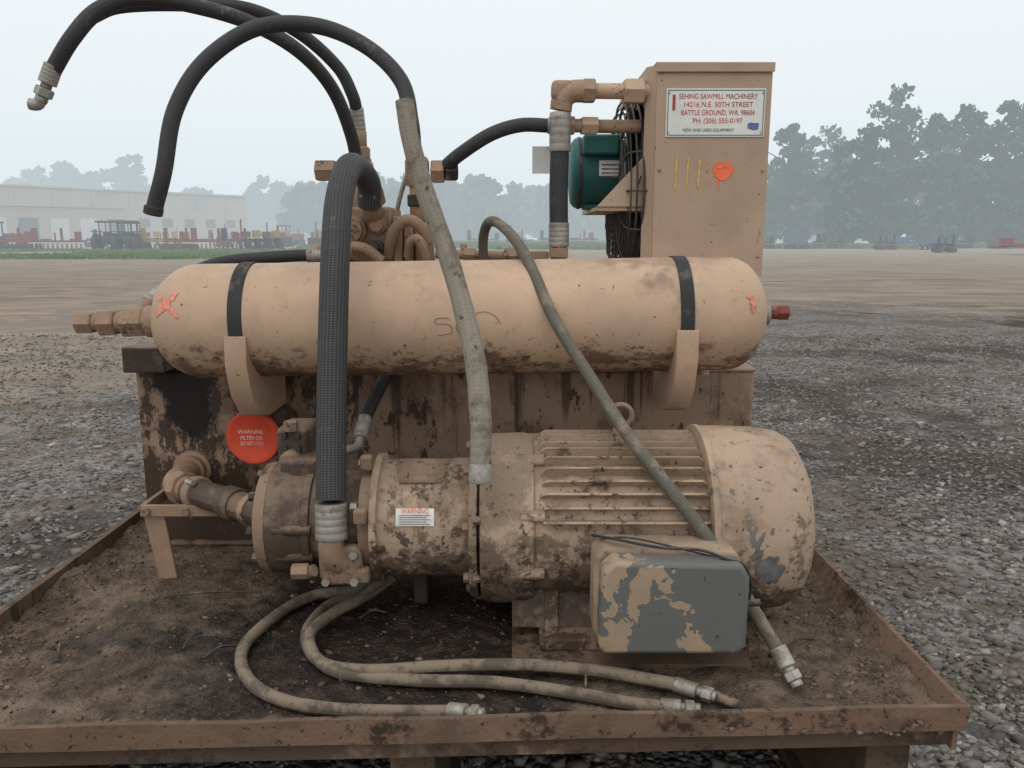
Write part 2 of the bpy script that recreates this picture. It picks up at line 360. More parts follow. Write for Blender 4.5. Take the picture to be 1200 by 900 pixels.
for (x,y,a,l) in ((-.72,1.55,.1,.2),(-.60,1.35,1.2,.05),(-.55,1.32,.5,.06),(.12,1.2,1.45,.09),(-.3,1.47,.2,.05),(-.8,1.3,2.0,.07),(.5,1.35,.4,.06)):
    tube('twig',[(x,y,mudh(x,y)+.004),(x+math.cos(a)*l*.5,y+math.sin(a)*l*.5,.322),(x+math.cos(a)*l,y+math.sin(a)*l,.316)],.0022,'dark',g,6)
# ================================================================ RESERVOIR
g=group('hydraulic_reservoir',(-.16,2.18,.5))
box('tank_body',(-.887,.571),(1.86,2.5),(.306,.735),'res',g,.006)
box('top_flange',(-.892,.576),(1.856,2.505),(.7355,.741),'res',g,.001)
prism('mounting_leg',[(-.775,.306),(-.735,.306),(-.755,.47),(-.80,.47)],'y',1.655,1.663,'brass',g)
box('mounting_strap',(-.80,-.60),(1.645,1.653),(.455,.480),'brass',g,.001)
bolts((-.785,1.645,.467),(0,-1,0),.0,1,.009,.008,'pumprim',g)
bolts((-.70,1.645,.467),(0,-1,0),.0,1,.009,.008,'pumprim',g)
box('strap_return',(-.80,-.79),(1.6535,1.859),(.455,.48),'brass',g,.001)
box('level_block',(-.886,-.79),(1.80,1.9),(.7415,.80),'pump',g,.004)
lathe('filler_port',(.44,1.83,.785),(0,0,-1),[(0,.018),(.005,.024),(.03,.024),(.032,.016),(.05,.016)],'steel',g,20)
hexn('filler_plug',(.44,1.83,.785),(.44,1.83,.80),.014,'steel',g)
tube('suction_elbow',[(-.765,1.862,.50),(-.765,1.80,.50),(-.76,1.745,.499),(-.735,1.715,.498),(-.70,1.69,.498)],.029,'brass',g)
lathe('suction_collar',(-.765,1.859,.50),(0,-1,0),[(0,.045),(.012,.045),(.014,.036),(.03,.036)],'brass',g,28)
lathe('suction_union',(-.745,1.72,.499),(.8,-.55,0),[(0,.034),(.003,.037),(.024,.037),(.026,.034)],'brass',g,8,smooth=False)
tube('suction_pipe',[(-.71,1.695,.498),(-.62,1.63,.498),(-.52,1.555,.50),(-.47,1.52,.503)],.030,'pump',g)
lathe('pipe_collar',(-.695,1.684,.498),(.8,-.6,0),[(0,.034),(.002,.036),(.022,.036),(.024,.034)],'brass',g,24)
lathe('pipe_collar',(-.60,1.615,.499),(.8,-.6,0),[(0,.033),(.002,.035),(.04,.035),(.042,.033)],'pump',g,24)
lathe('hose_clamp',(-.535,1.566,.499),(.8,-.6,0),[(0,.034),(.016,.034)],'brass',g,24)
hexn('clamp_screw',(-.70,1.66,.53),(-.68,1.645,.53),.007,'steel',g)
lathe('filter_housing',(-.575,1.859,.605),(-.08,-1,-.03),[(0,.072),(.01,.072),(.012,.058),(.07,.056),(.072,.06),(.095,.06)],'pump',g,36)
f0=Vector((-.575,1.859,.605))+Vector((-.08,-1,-.03)).normalized()*.0955
lathe('filter_cap',f0,(-.08,-1,-.03),[(0,.0615),(.008,.063),(.013,.060),(.0135,.052),(.0125,.05)],'red',g,44)
for a,s_,ww in ((.0,'FILTER-OIL',.05),(.014,'WARNING',.06),(-.013,'DO NOT OPEN',.05)):
    text('filter_lettering',s_,(f0.x-.002,f0.y-.0145,f0.z+a-.004),.013,'lettering',g,ww)
tube('weld_bead',[(-.886,1.857,.31),(-.4,1.856,.312),(.1,1.857,.311),(.565,1.857,.31)],.008,'rimmat',g,8,30,wob=.6)
# ================================================================ ACCUMULATOR
g=group('hydraulic_accumulator',(-.11,1.72,.88))
A0=Vector((-.762,1.72,.868)); A1=Vector((.538,1.72,.886)); AD=(A1-A0).normalized(); AL=(A1-A0).length; AR=.121
def accr(s):
    e=.10
    if s<e: return AR*math.sqrt(max(0,1-((e-s)/e)**2))**.92
    e2=.085
    if s>AL-e2: return AR*math.sqrt(max(0,1-((s-AL+e2)/e2)**2))**.9
    return AR
prof=[.10*(1-math.cos(math.pi/2*k/18)) for k in range(19)]+[.25,.5,.8,1.0]+[AL-.085+.085*math.sin(math.pi/2*k/18) for k in range(19)]
prof=[(s,max(accr(s),.026 if s<.05 or s>AL-.05 else 0)) for s in prof]
lathe('cylinder_shell',A0,AD,prof,'tank',g,72,ang=60)
for X in (-.555,.352):
    s=X-A0.x
    lathe('strap_band',A0+AD*(s-.014),AD,[(0,AR+.0005),(.0003,AR+.003),(.027,AR+.003),(.028,AR+.0005)],'strap',g,60)
    zc=(A0+AD*s).z-.882
    x0,x1=X-.022,X+.022
    prism('saddle_bracket',[(1.859,.80+zc),(1.80,.79+zc),(1.63,.80+zc),(1.605,.862+zc),(1.594,.862+zc),(1.590,.80+zc),(1.615,.735+zc),(1.665,.685+zc),(1.72,.672+zc),(1.859,.672+zc)],'x',x0,x1,'tan',g,.002)
def ribbon(name,pts,wd,mat,lift=.0015,jit=0):
    Pp=[Vector((x,a*AR,0)) for x,a in pts]
    C=catmull(Pp,8) if len(Pp)>2 else [Pp[0].lerp(Pp[1],k/12) for k in range(13)]
    V=[];F=[]
    for k,p in enumerate(C):
        T=(C[min(k+1,len(C)-1)]-C[max(k-1,0)]).normalized(); nrm=Vector((-T.y,T.x,0)); w=wd*(1+jit*random.uniform(-1,1))*(1 if 0<k<len(C)-1 else .5)
        for sgn in (-1,-.33,.33,1):
            q=p+nrm*w*sgn; s=q.x-A0.x; a=q.y/AR; r=accr(s)+lift; c=A0+AD*s
            V.append((c.x,c.y-r*math.cos(a),c.z+r*math.sin(a)))
    for k in range(len(C)-1):
        for i in range(3): a=k*4+i; F.append((a,a+1,a+5,a+4))
    add(name,V,F,mat,g)
ribbon('spray_cross',[(-.722,.62),(-.668,.15)],.006,'orange_f',jit=.5)
ribbon('spray_cross',[(-.722,.2),(-.672,.6)],.007,'orange_f',jit=.5)
ribbon('chalk_number',[(-.125,.09),(-.15,.08),(-.152,0),(-.125,-.02),(-.122,-.16),(-.15,-.2)],.0007,'ink_dark')
ribbon('chalk_number',[(-.10,.06),(-.112,-.06),(-.10,-.2),(-.08,-.16),(-.07,-.02),(-.083,.08),(-.10,.06)],.0007,'ink_dark')
ribbon('chalk_number',[(-.10,.06),(-.06,.18),(-.035,.12),(-.022,-.03)],.0006,'ink_dark')
ribbon('spray_smudge',[(.476,.42),(.482,.3),(.486,.1)],.006,'orange_f',jit=.6)
cyl('end_neck',(-.785,1.72,.868),(-.755,1.72,.868),.034,'brass',g)
hexn('end_hex',(-.835,1.72,.866),(-.785,1.72,.868),.034,'brass',g)
cyl('end_adapter',(-.85,1.72,.866),(-.834,1.72,.866),.022,'brass',g)
hexn('end_nut',(-.885,1.72,.865),(-.849,1.72,.866),.03,'brass',g)
cyl('end_pipe',(-.90,1.72,.865),(-.884,1.72,.865),.018,'brass',g)
hexn('end_cap',(-.935,1.72,.864),(-.899,1.72,.865),.024,'brass',g)
tube('end_elbow',[(-.81,1.74,.88),(-.812,1.77,.893),(-.81,1.79,.90)],.016,'brass',g)
cyl('gas_valve',(.535,1.72,.886),(.550,1.72,.887),.026,'steel',g)
cyl('gas_valve_stem',(.549,1.72,.887),(.57,1.72,.887),.014,'rustred',g)
hexn('gas_valve_nut',(.569,1.72,.887),(.592,1.72,.887),.017,'rustred',g)
# ================================================================ MOTOR
g=group('electric_motor',(.25,1.5,.5))
YC,ZC=1.5,.508
def ax(x,z=0): return (x,YC,ZC)
lathe('finned_frame_core',ax(.035),(1,0,0),[(0,.148),(.01,.152),(.31,.152),(.335,.145)],'motor',g,64)
V=[];F=[]
def fin(a,x0,x1,r0,r1,t):
    o=len(V); ca,sa=math.cos(a),math.sin(a)
    pr=[(x0,r0),(x0+.006,r1-.006),(x0+.014,r1),(x1-.02,r1),(x1,r1-.02),(x1,r0)]
    for s in (-1,1):
        for x,r in pr:
            tt=t*(.65 if r>r0 else 1.15)*s
            V.append((x,YC-r*ca+tt*sa, ZC+r*sa+tt*ca))
    n=len(pr)
    F.append(tuple(o+i for i in range(n))); F.append(tuple(o+n+i for i in reversed(range(n))))
    for i in range(n-1): F.append((o+i,o+n+i,o+n+i+1,o+i+1))
ang=16
while ang<200:
    fin(R(ang),.05+random.uniform(-.003,.003),.36,.149,.171+random.uniform(-.003,.002),.0032); ang+=8.4+random.uniform(-.3,.3)
for ang in range(205,310,9): fin(R(ang),.05,.36,.149,.168,.0035)
fixn(add('cooling_fins',V,F,'motor',g,False))
lathe('drive_end_bell',ax(-.062),(1,0,0),[(0,.13),(.006,.158),(.02,.163),(.085,.165),(.10,.160),(.104,.15)],'motor',g,64)
bolts((-.03,YC,ZC),(-1,0,0),.15,8,.008,.04,'motor',g,.3)
for a in (60,20,-20,120): 
    ca,sa=math.cos(R(a)),math.sin(R(a))
    cyl('bell_boss',(.015,YC-.158*ca,ZC+.158*sa),(.058,YC-.158*ca,ZC+.158*sa),.011,'motor',g,16)
lathe('fan_cover',ax(.358),(1,0,0),[(0,.150),(.0,.176),(.003,.1785),(.05,.1785),(.115,.176),(.15,.17),(.172,.158),(.186,.135),(.192,.11),(.190,.1),(.186,.0)],'cover',g,72,ang=50)
lathe('fan_cover_lip',ax(.352),(1,0,0),[(0,.1765),(.001,.1805),(.012,.1805),(.0125,.179)],'cover',g,72)
# paint worn to primer on the cover
V=[];F=[];nn=30; V.append((.452,YC-.1792*math.cos(R(-12)),ZC+.1792*math.sin(R(-12))))
for i in range(nn):
    t=2*math.pi*i/nn; rr=.024*(1+.7*noise.noise(Vector((math.cos(t)*1.8,math.sin(t)*1.8,4)))+random.uniform(-.12,.12))
    x=.452+rr*1.0*math.cos(t); a=R(-12)+rr*1.3*math.sin(t)/.178; rad=.1790 if x<.41 else .1790-.0385*(x-.408)
    V.append((x,YC-rad*math.cos(a),ZC+rad*math.sin(a)))
for i in range(nn): F.append((0,1+i,1+(i+1)%nn))
fixn(add('bare_primer_patch',V,F,plain('gray_primer',(.16,.155,.15),.7,sc_=50,var=.3),g,True,ang=180))
lathe('lifting_eye_base',(.208,YC,ZC+.16),(0,0,1),[(0,.016),(.022,.014)],'motor',g,16)
tube('lifting_eye',[(.208+.021*math.sin(2*math.pi*k/16),YC,.71-.021*math.cos(2*math.pi*k/16)) for k in range(17)],.006,'pumprim',g,10,3)
box('motor_foot',(.05,.345),(1.335,1.39),(.312,.335),'pumprim',g,.004)
box('motor_foot',(.05,.345),(1.61,1.67),(.312,.335),'pumprim',g,.004)
prism('foot_web',[(1.36,.335),(1.64,.335),(1.60,.42),(1.40,.42)],'x',.06,.085,'motor',g)
prism('foot_web',[(1.36,.335),(1.64,.335),(1.60,.42),(1.40,.42)],'x',.31,.335,'motor',g)
prism('frame_belly',[(1.38,.335),(1.62,.335),(1.60,.40),(1.40,.40)],'x',.0,.32,'pump',g)
box('base_plate',(.0,.42),(1.29,1.72),(.303,.3125),'rimmat',g,.002)
box('junction_box_neck',(.18,.34),(1.325,1.40),(.41,.52),'motor',g,.008)
prism('junction_box_lid',[(.150,.372),(.372,.372),(.385,.385),(.385,.505),(.372,.528),(.165,.533),(.146,.515),(.142,.385)],'y',1.215,1.262,'box',g,.014)
prism('junction_box_body',[(.142,.374),(.375,.374),(.384,.388),(.384,.512),(.374,.532),(.155,.537),(.138,.52),(.138,.388)],'y',1.2645,1.338,'boxtop',g,.01)
tube('loose_wire',[(.14,1.33,.535),(.17,1.28,.548),(.24,1.25,.545),(.31,1.25,.54),(.35,1.235,.53),(.378,1.235,.52),(.392,1.235,.49),(.392,1.24,.46),(.388,1.25,.44)],.0026,'strap',g,8)
tube('loose_wire',[(.15,1.30,.54),(.2,1.27,.553),(.29,1.262,.535),(.36,1.24,.525)],.0018,'dark',g,8)
cyl('wire_gland',(.386,1.24,.45),(.41,1.235,.455),.006,'dark',g,12)
# ================================================================ PUMP
g=group('hydraulic_pump',(-.3,1.5,.5))
lathe('motor_flange',ax(-.078),(1,0,0),[(0,.150),(.002,.153),(.014,.153),(.0155,.150)],'motor',g,60)
bolts((-.079,YC,ZC),(-1,0,0),.138,8,.009,.01,'pumprim',g,.2)
lathe('bell_housing',ax(-.262),(1,0,0),[(0,.118),(.002,.124),(.014,.124),(.016,.111),(.10,.112),(.183,.116)],'motor',g,64)
V=[];F=[];nn=10
for i in range(nn+1):
    for j in range(2):
        a=R(52+(95-52)*i/nn); x=(-.225,-.115)[j]; x+=(.015 if j==0 else -.015)*(1-i/nn)
        V.append((x,YC-.1155*math.cos(a),ZC+.1155*math.sin(a)))
for i in range(nn): F.append((2*i,2*i+1,2*i+3,2*i+2))
add('inspection_cover',V,F,'pumprim',g).modifiers.new('s','SOLIDIFY').thickness=.003
def curved(name,x0,x1,a0,a1,r,mat):
    V=[];F=[]
    for i in range(13):
        a=R(a0+(a1-a0)*i/12)
        for x in (x0,x1): V.append((x,YC-r*math.cos(a),ZC+r*math.sin(a)))
    for i in range(12): F.append((2*i,2*i+1,2*i+3,2*i+2))
    return add(name,V,F,mat,g)
curved('warning_label',-.212,-.142,11,27,.1145,'white')
t=text('warning_word','WARNING',(-.177,0,0),.014,'orange',g,.05)
for v in t.data.vertices:
    a=R(22.2)+v.co.z/.1153; v.co=(v.co.x,YC-(.1152-v.co.y)*math.cos(a),ZC+(.1152-v.co.y)*math.sin(a))
for k,a in enumerate((12.5,14.5,16.5,18.5,20.3)): curved('label_line',-.206,-.149-.006*(k%2),a,a+.6,.1153,'ink_dark')
lathe('pump_mounting_flange',ax(-.284),(1,0,0),[(0,.10),(.001,.106),(.020,.108),(.0215,.1)],'pumprim',g,48)
bolts((-.284,YC,ZC),(-1,0,0),.108,6,.009,.012,'steel',g,.5)
for a in (70,20,-35): 
    ca,sa=math.cos(R(a)),math.sin(R(a)); box('flange_ear',(-.285,-.262),(YC-.13*ca-.012,YC-.13*ca+.012),(ZC+.13*sa-.014,ZC+.13*sa+.014),'pumprim',g,.005)
lathe('pump_body',ax(-.475),(1,0,0),[(0,.085),(.006,.100),(.012,.106),(.05,.109),(.06,.104),(.085,.101),(.087,.106),(.10,.106),(.102,.1),(.13,.101),(.15,.09),(.192,.088)],'pump',g,60)
lathe('pump_end_cap',ax(-.482),(1,0,0),[(0,.07),(.002,.095),(.006,.104),(.022,.108),(.026,.1075)],'pumprim',g,60)
bolts((-.482,YC,ZC),(-1,0,0),.085,8,.009,.01,'dark',g)
for a in (5,-28,75):
    ca,sa=math.cos(R(a)),math.sin(R(a)); cyl('body_boss',(-.44,YC-.100*ca,ZC+.100*sa),(-.37,YC-.100*ca,ZC+.100*sa),.010,'pump',g,14)
box('control_block',(-.455,-.395),(1.50,1.60),(.585,.685),'pump',g,.01)
box('compensator_block',(-.44,-.36),(1.46,1.54),(.58,.635),'pump',g,.01)
lathe('compensator_cap',(-.425,1.50,.625),(0,-1,0),[(0,.020),(.02,.020),(.024,.016),(.036,.016)],'pumprim',g,20)
hexn('adjusting_nut',(-.425,1.5,.68),(-.425,1.5,.70),.014,'pumprim',g)
bolts((-.425,1.499,.66),(0,-1,0),.018,4,.006,.008,'dark',g,.785)
tube('outlet_elbow',[(-.33,1.385,.515),(-.329,1.388,.48),(-.318,1.40,.458),(-.30,1.42,.45)],.024,'brass',g)
prism('outlet_flange_block',[(-.355,.43),(-.345,.415),(-.285,.415),(-.275,.43),(-.275,.478),(-.285,.49),(-.345,.49),(-.355,.478)],'y',1.385,1.41,'pumprim',g,.006)
bolts((-.315,1.384,.452),(0,-1,0),.037,4,.008,.01,'steel',g,.785)
tube('drain_pipe',[(-.40,1.42,.43),(-.385,1.385,.44),(-.36,1.375,.45)],.011,'brass',g)
hexn('drain_nut',(-.40,1.37,.45),(-.37,1.372,.45),.014,'brass',g)
box('pump_foot',(-.20,-.17),(1.52,1.62),(.312,.40),'dark',g,.006)
# ================================================================ HOSES
def crimp(p0,p1,r,g,mat='steel'):
    p0=Vector(p0);p1=Vector(p1);l=(p1-p0).length; pr=[(0,r*.94)]
    k=5
    for i in range(k): 
        s=l*(i+.1)/k; pr+= [(s,r*1.005),(s+l/k*.78,r*1.005),(s+l/k*.85,r*.985)]
    pr.append((l,r*.92)); lathe('crimp_ferrule',p0,p1-p0,pr,mat,g,22,ang=50)
def fitend(p0,p1,r,g):
    p0=Vector(p0);p1=Vector(p1); d=(p1-p0)
    crimp(p0,p0+d*.5,r*1.15,g); cyl('stem',p0+d*.5,p0+d*.62,r*.7,'steel',g,16)
    hexn('swivel_nut',p0+d*.62,p0+d*.85,r*1.15,'steel',g); cyl('nose',p0+d*.85,p1,r*.8,'steel',g,16)
g=group('hydraulic_hose',(-.33,1.5,.9))
H1=[(-.335,1.93,1.12),(-.330,1.90,1.168),(-.340,1.82,1.196),(-.344,1.73,1.185),(-.341,1.62,1.117),(-.335,1.54,1.012),(-.334,1.485,.858),(-.333,1.44,.705),(-.330,1.40,.575)]
tube('hose_body',H1,.0275,'braid',g,28)
crimp((-.330,1.398,.57),(-.329,1.387,.505),.029,g)
g=group('hydraulic_hose',(-.35,1.5,1.3))
tube('hose_body',[(-.632,1.45,1.094),(-.629,1.45,1.105),(-.610,1.45,1.1615),(-.591,1.47,1.265),(-.544,1.5,1.352),(-.459,1.53,1.415),(-.356,1.55,1.424),(-.265,1.55,1.388),(-.201,1.53,1.325),(-.181,1.5,1.25),(-.176,1.49,1.2)],.0142,'hose',g,20)
lathe('open_end',(-.632,1.45,1.100),(-.25,0,-1),[(0,.015),(.002,.0165),(.014,.0165),(.016,.012)],'dark',g,20)
g=group('hydraulic_hose',(-.1,1.4,.9))
tube('sleeve',[(-.192,1.5,1.286),(-.179,1.49,1.209),(-.1535,1.48,1.119),(-.115,1.46,1.0135),(-.083,1.42,.909),(-.0625,1.38,.824),(-.0527,1.34,.727)],.0165,'sleeve',g,22,r2=.0195,wob=.05)
crimp((-.0527,1.34,.735),(-.0535,1.325,.665),.0185,g,'sleeve')
lathe('hose_end_socket',(-.0535,1.325,.668),(-.02,-.25,-1),[(0,.015),(.004,.02),(.03,.021),(.036,.018),(.037,.011),(.02,.010)],'steel',g,22)
g=group('hydraulic_hose',(-.6,1.7,1.4))
tube('hose_body',[(-.872,1.6,1.352),(-.8265,1.6,1.414),(-.7825,1.62,1.468),(-.721,1.65,1.499),(-.643,1.7,1.50),(-.542,1.75,1.48),(-.452,1.8,1.434),(-.40,1.88,1.37),(-.375,1.95,1.277),(-.3715,1.99,1.20)],.0150,'hose',g,20)
fitend((-.866,1.6,1.366),(-.898,1.6,1.300),.0145,g)
tube('elbow_tip',[(-.896,1.6,1.304),(-.905,1.6,1.295),(-.918,1.6,1.296)],.011,'steel',g)
g=group('hydraulic_hose',(-.6,1.9,1.4))
tube('hose_body',[(-.86,1.75,1.49),(-.802,1.75,1.51),(-.692,1.78,1.522),(-.571,1.85,1.53),(-.4805,1.92,1.499),(-.409,1.98,1.438),(-.38,2.0,1.38),(-.374,2.02,1.345)],.0145,'hose',g,20)
crimp((-.375,2.02,1.352),(-.372,2.03,1.30),.017,g)
g=group('hydraulic_hose',(-.65,1.95,.98))
tube('hose_body',[(-.48,1.96,1.003),(-.553,1.95,1.0),(-.698,1.95,.986),(-.765,1.88,.954),(-.795,1.82,.918)],.0145,'hose',g,18)
crimp((-.495,1.96,1.002),(-.46,1.965,1.003),.018,g); crimp((-.785,1.838,.932),(-.812,1.79,.902),.0165,g)
g=group('hydraulic_hose',(-.05,2.0,1.28))
tube('hose_body',[(.09,2.0,1.308),(.02,2.0,1.309),(-.051,2.0,1.288),(-.125,2.02,1.245),(-.17,2.05,1.213)],.0165,'hose',g,18)
crimp((.085,2.0,1.308),(.12,2.0,1.308),.019,g)
g=group('hydraulic_hose',(.114,1.98,1.16))
tube('hose_body',[(.114,1.98,1.26),(.112,1.98,1.16),(.1135,1.98,1.06)],.0225,'hose',g,22)
crimp((.114,1.98,1.335),(.114,1.98,1.245),.0255,g); crimp((.1135,1.98,1.08),(.1135,1.98,1.022),.0245,g)
hexn('hose_nut',(.1135,1.98,1.022),(.1135,1.98,.995),.026,'brass',g); cyl('riser_pipe',(.1135,1.98,.995),(.1135,1.98,.742),.02,'brass',g)
g=group('hydraulic_hose',(.2,1.5,.7))
tube('hose_body',[(-.0694,2.0,.97),(-.069,1.97,1.045),(-.0523,1.92,1.081),(-.019,1.83,1.068),(.027,1.69,1.010),(.084,1.57,.887),(.146,1.5,.789),(.202,1.42,.705),(.263,1.36,.63),(.328,1.325,.549),(.3845,1.305,.468),(.4165,1.28,.414),(.45,1.25,.36)],.0118,'gray',g,18,wob=.05)
fitend((.449,1.252,.365),(.472,1.21,.318),.0125,g)
def floorhose(pts,f0,f1,zs=.317,r=.0108):
    g=group('hydraulic_hose',(pts[3][0],pts[3][1],.31))
    tube('hose_body',[(p[0],p[1],p[2] if len(p)>2 else zs) for p in pts],r,'mudhose',g,16,wob=.06)
    fitend(f0,f1,r,g); return g
floorhose([(-.27,1.5,.40),(-.32,1.52,.345),(-.409,1.555),(-.461,1.468),(-.486,1.34),(-.4435,1.235),(-.3687,1.172),(-.267,1.145),(-.16,1.14),(-.0933,1.14)],(-.098,1.14,.320),(-.043,1.115,.330))
g=floorhose([(-.25,1.5,.38),(-.31,1.52,.335),(-.371,1.505),(-.385,1.39),(-.3345,1.29),(-.2455,1.248,.325),(-.116,1.253,.33),(.0293,1.262,.327),(.1444,1.246,.325),(.2264,1.22,.325),(.275,1.203,.325)],(.268,1.206,.325),(.33,1.166,.325))
tube('dark_tip',[(.325,1.168,.325),(.345,1.158,.322),(.362,1.152,.318)],.009,'dark',g)
floorhose([(-.24,1.53,.37),(-.29,1.52,.335),(-.35,1.44,.33),(-.366,1.335,.337),(-.307,1.262,.318),(-.1716,1.23,.318),(-.0285,1.222,.318),(.0976,1.193),(.1903,1.163),(.2425,1.153)],(.235,1.155,.318),(.296,1.146,.318))
g=group('hydraulic_hose',(-.33,1.7,.65))
tube('hose_body',[(-.295,1.858,.73),(-.301,1.82,.712),(-.314,1.75,.677),(-.325,1.7,.646)],.0145,'hose',g)
crimp((-.322,1.715,.656),(-.325,1.665,.622),.0155,g)
tube('elbow',[(-.325,1.668,.624),(-.328,1.645,.610),(-.343,1.61,.612),(-.37,1.59,.615)],.0095,'steel',g)
hexn('elbow_nut',(-.36,1.592,.615),(-.395,1.575,.615),.017,'steel',g)
# ================================================================ VALVE MANIFOLD
g=group('valve_manifold',(-.33,2.07,1.0))
box('pedestal',(-.42,-.20),(1.99,2.2),(.742,.985),'brass',g,.006)
box('valve_block',(-.405,-.29),(1.98,2.15),(.985,1.118),'brass',g,.008)
for k,x in enumerate((-.287,-.262,-.237)): box('valve_section',(x,x+.022),(1.965+.01*k,2.15),(.985,1.095-.012*k),'brass',g,.004)
lathe('plug_cap',(-.385,1.982,1.062),(0,-1,0),[(0,.034),(.015,.034),(.02,.028),(.045,.028),(.048,.02)],'brass',g,28)
lathe('plug_cap',(-.325,1.982,1.075),(0,-1,0),[(0,.022),(.012,.022),(.014,.016),(.03,.016)],'brass',g,24)
lathe('relief_valve',(-.33,1.98,1.02),(0,-1,0),[(0,.02),(.02,.02),(.022,.013),(.055,.012)],'dark',g,20)
lathe('tee_body',(-.372,2.03,1.118),(0,0,1),[(0,.03),(.02,.034),(.07,.034),(.09,.028),(.115,.028)],'brass',g,28)
hexn('tee_nut',(-.372,2.03,1.232),(-.372,2.03,1.262),.027,'brass',g)
cyl('tee_stem',(-.372,2.03,1.26),(-.372,2.03,1.30),.018,'brass',g)
cyl('side_port',(-.43,2.02,1.205),(-.34,2.02,1.205),.022,'brass',g)
hexn('side_port_cap',(-.478,2.02,1.205),(-.428,2.02,1.205),.027,'brass',g)
cyl('post_fitting',(-.335,1.97,1.095),(-.335,1.94,1.135),.026,'brass',g)
hexn('post_nut',(-.33,1.95,1.125),(-.332,1.91,1.16),.032,'brass',g)
cyl('riser',(-.235,2.05,1.08),(-.235,2.05,1.19),.02,'brass',g)
lathe('riser_tee',(-.235,2.05,1.17),(0,0,1),[(0,.026),(.01,.03),(.06,.03),(.07,.024)],'brass',g,26)
hexn('riser_hex',(-.235,2.05,1.12),(-.235,2.05,1.15),.028,'dark',g)
hexn('riser_side_nut',(-.20,2.05,1.205),(-.168,2.05,1.205),.03,'brass',g)
hexn('riser_side_nut',(-.166,2.05,1.205),(-.135,2.055,1.205),.024,'dark',g)
tube('bent_pipe',[(-.30,1.97,1.0),(-.28,1.94,1.06),(-.245,1.93,1.085),(-.21,1.94,1.06),(-.20,1.96,1.0),(-.20,1.98,.93)],.014,'brass',g)
tube('bent_pipe',[(-.25,1.95,1.0),(-.24,1.93,1.035),(-.22,1.92,1.04),(-.205,1.93,1.0),(-.205,1.96,.93)],.011,'brass',g)
tube('return_pipe',[(-.42,2.0,1.02),(-.45,1.97,1.02),(-.47,1.97,1.01)],.017,'brass',g)
tube('long_pipe',[(-.44,1.93,1.0),(-.40,1.92,1.02),(-.35,1.92,1.02),(-.31,1.93,.99)],.013,'brass',g)
hexn('pipe_nut',(-.40,1.92,1.02),(-.375,1.92,1.02),.019,'brass',g)
cyl('cross_pipe',(-.19,2.02,1.005),(.05,2.02,.998),.012,'brass',g)
hexn('cross_nut',(-.12,2.02,1.003),(-.09,2.02,1.002),.019,'brass',g)
cyl('gauge_stub',(-.12,2.02,1.0),(-.12,2.02,1.03),.008,'brass',g,12)
hexn('cross_nut',(-.02,2.02,1.0),(.012,2.02,1.0),.022,'brass',g)
box('clamp_bracket',(.02,.09),(1.99,2.06),(.742,1.012),'brass',g,.004)
tube('lever',[(-.30,2.10,1.09),(-.28,2.09,1.16),(-.25,2.085,1.24),(-.245,2.08,1.27)],.006,'steel',g)
tube('bypass_pipe',[(-.40,2.06,1.1),(-.43,2.05,1.14),(-.425,2.04,1.18)],.012,'brass',g)
# ================================================================ OIL COOLER
g=group('oil_cooler',(.47,2.2,1.2))
X0,X1=.335,.602; Y0,Y1=1.95,2.46; Z0,Z1=.742,1.436
box('front_panel',(X0,X1),(Y0,Y0+.004),(.955,Z1),'panel',g,.001)
box('front_panel_skirt',(X0,X1-.045),(Y0+.005,Y0+.009),(.745,.97),'panel',g,.001)
box('back_panel',(X0,X1),(Y1-.004,Y1),(.745,Z1),'panel',g,.001)
box('side_return',(X1-.004,X1-.0002),(Y0+.0045,Y1-.0045),(.955,Z1-.0005),'panel',g,0)
box('top_panel',(X0-.004,X1+.003),(Y0-.003,Y1+.003),(Z1+.0005,Z1+.005),'panel',g,.001)
box('top_lip',(X0-.004,X1+.003),(Y0-.0065,Y0-.0035),(Z1-.016,Z1+.005),'panel',g,.0008)
prism('chamfer_return',[(X0-.022,Y0+.03),(X0-.0005,Y0+.0005),(X0-.0005,Y0+.005),(X0-.018,Y0+.03)],'z',.955,Z1,'panel',g,0)
box('fan_shroud_top',(X0-.02,X0-.001),(Y0+.031,Y1),(1.41,Z1),'panel',g,.001)
box('radiator_core',(X0+.03,X1-.03),(Y0+.02,Y1-.02),(.80,1.41),'dark',g,.003)
cy,cz,fr=(Y0+Y1)/2,1.155,.235
V=[];F=[];N_=64
for i in range(N_):
    a=2*math.pi*i/N_; c_,s_=math.cos(a),math.sin(a); k=1/max(abs(c_)/((Y1-Y0)/2-.006),abs(s_)/.27)
    V.append((X0+.006,cy+fr*c_,cz+fr*s_)); V.append((X0+.006,cy+k*c_,cz+k*s_))
for i in range(N_): j=(i+1)%N_; F.append((2*i,2*i+1,2*j+1,2*j))
add('shroud_plate',V,F,'panel',g).modifiers.new('s','SOLIDIFY').thickness=.004
def ring(r,x,w,nm='guard_ring',mat='mesh',sg=6):
    P=[Vector((x,cy+r*math.cos(2*math.pi*k/48),cz+r*math.sin(2*math.pi*k/48))) for k in range(49)]
    tube(nm,P,w,mat,g,sg,1)
for k in range(13):
    r=.235-.0165*k; ring(r,X0-.05-.012*min(1,k/3),.0022)
for x in (X0-.004,X0-.02,X0-.036): ring(.238,x,.003)
for k in range(16):
    a=2*math.pi*k/16
    tube('guard_spoke',[(X0-.0,cy+.238*math.cos(a),cz+.238*math.sin(a)),(X0-.048,cy+.236*math.cos(a),cz+.236*math.sin(a)),(X0-.062,cy+.19*math.cos(a),cz+.19*math.sin(a)),(X0-.063,cy+.04*math.cos(a),cz+.04*math.sin(a))],.0026,'mesh',g,6,4)
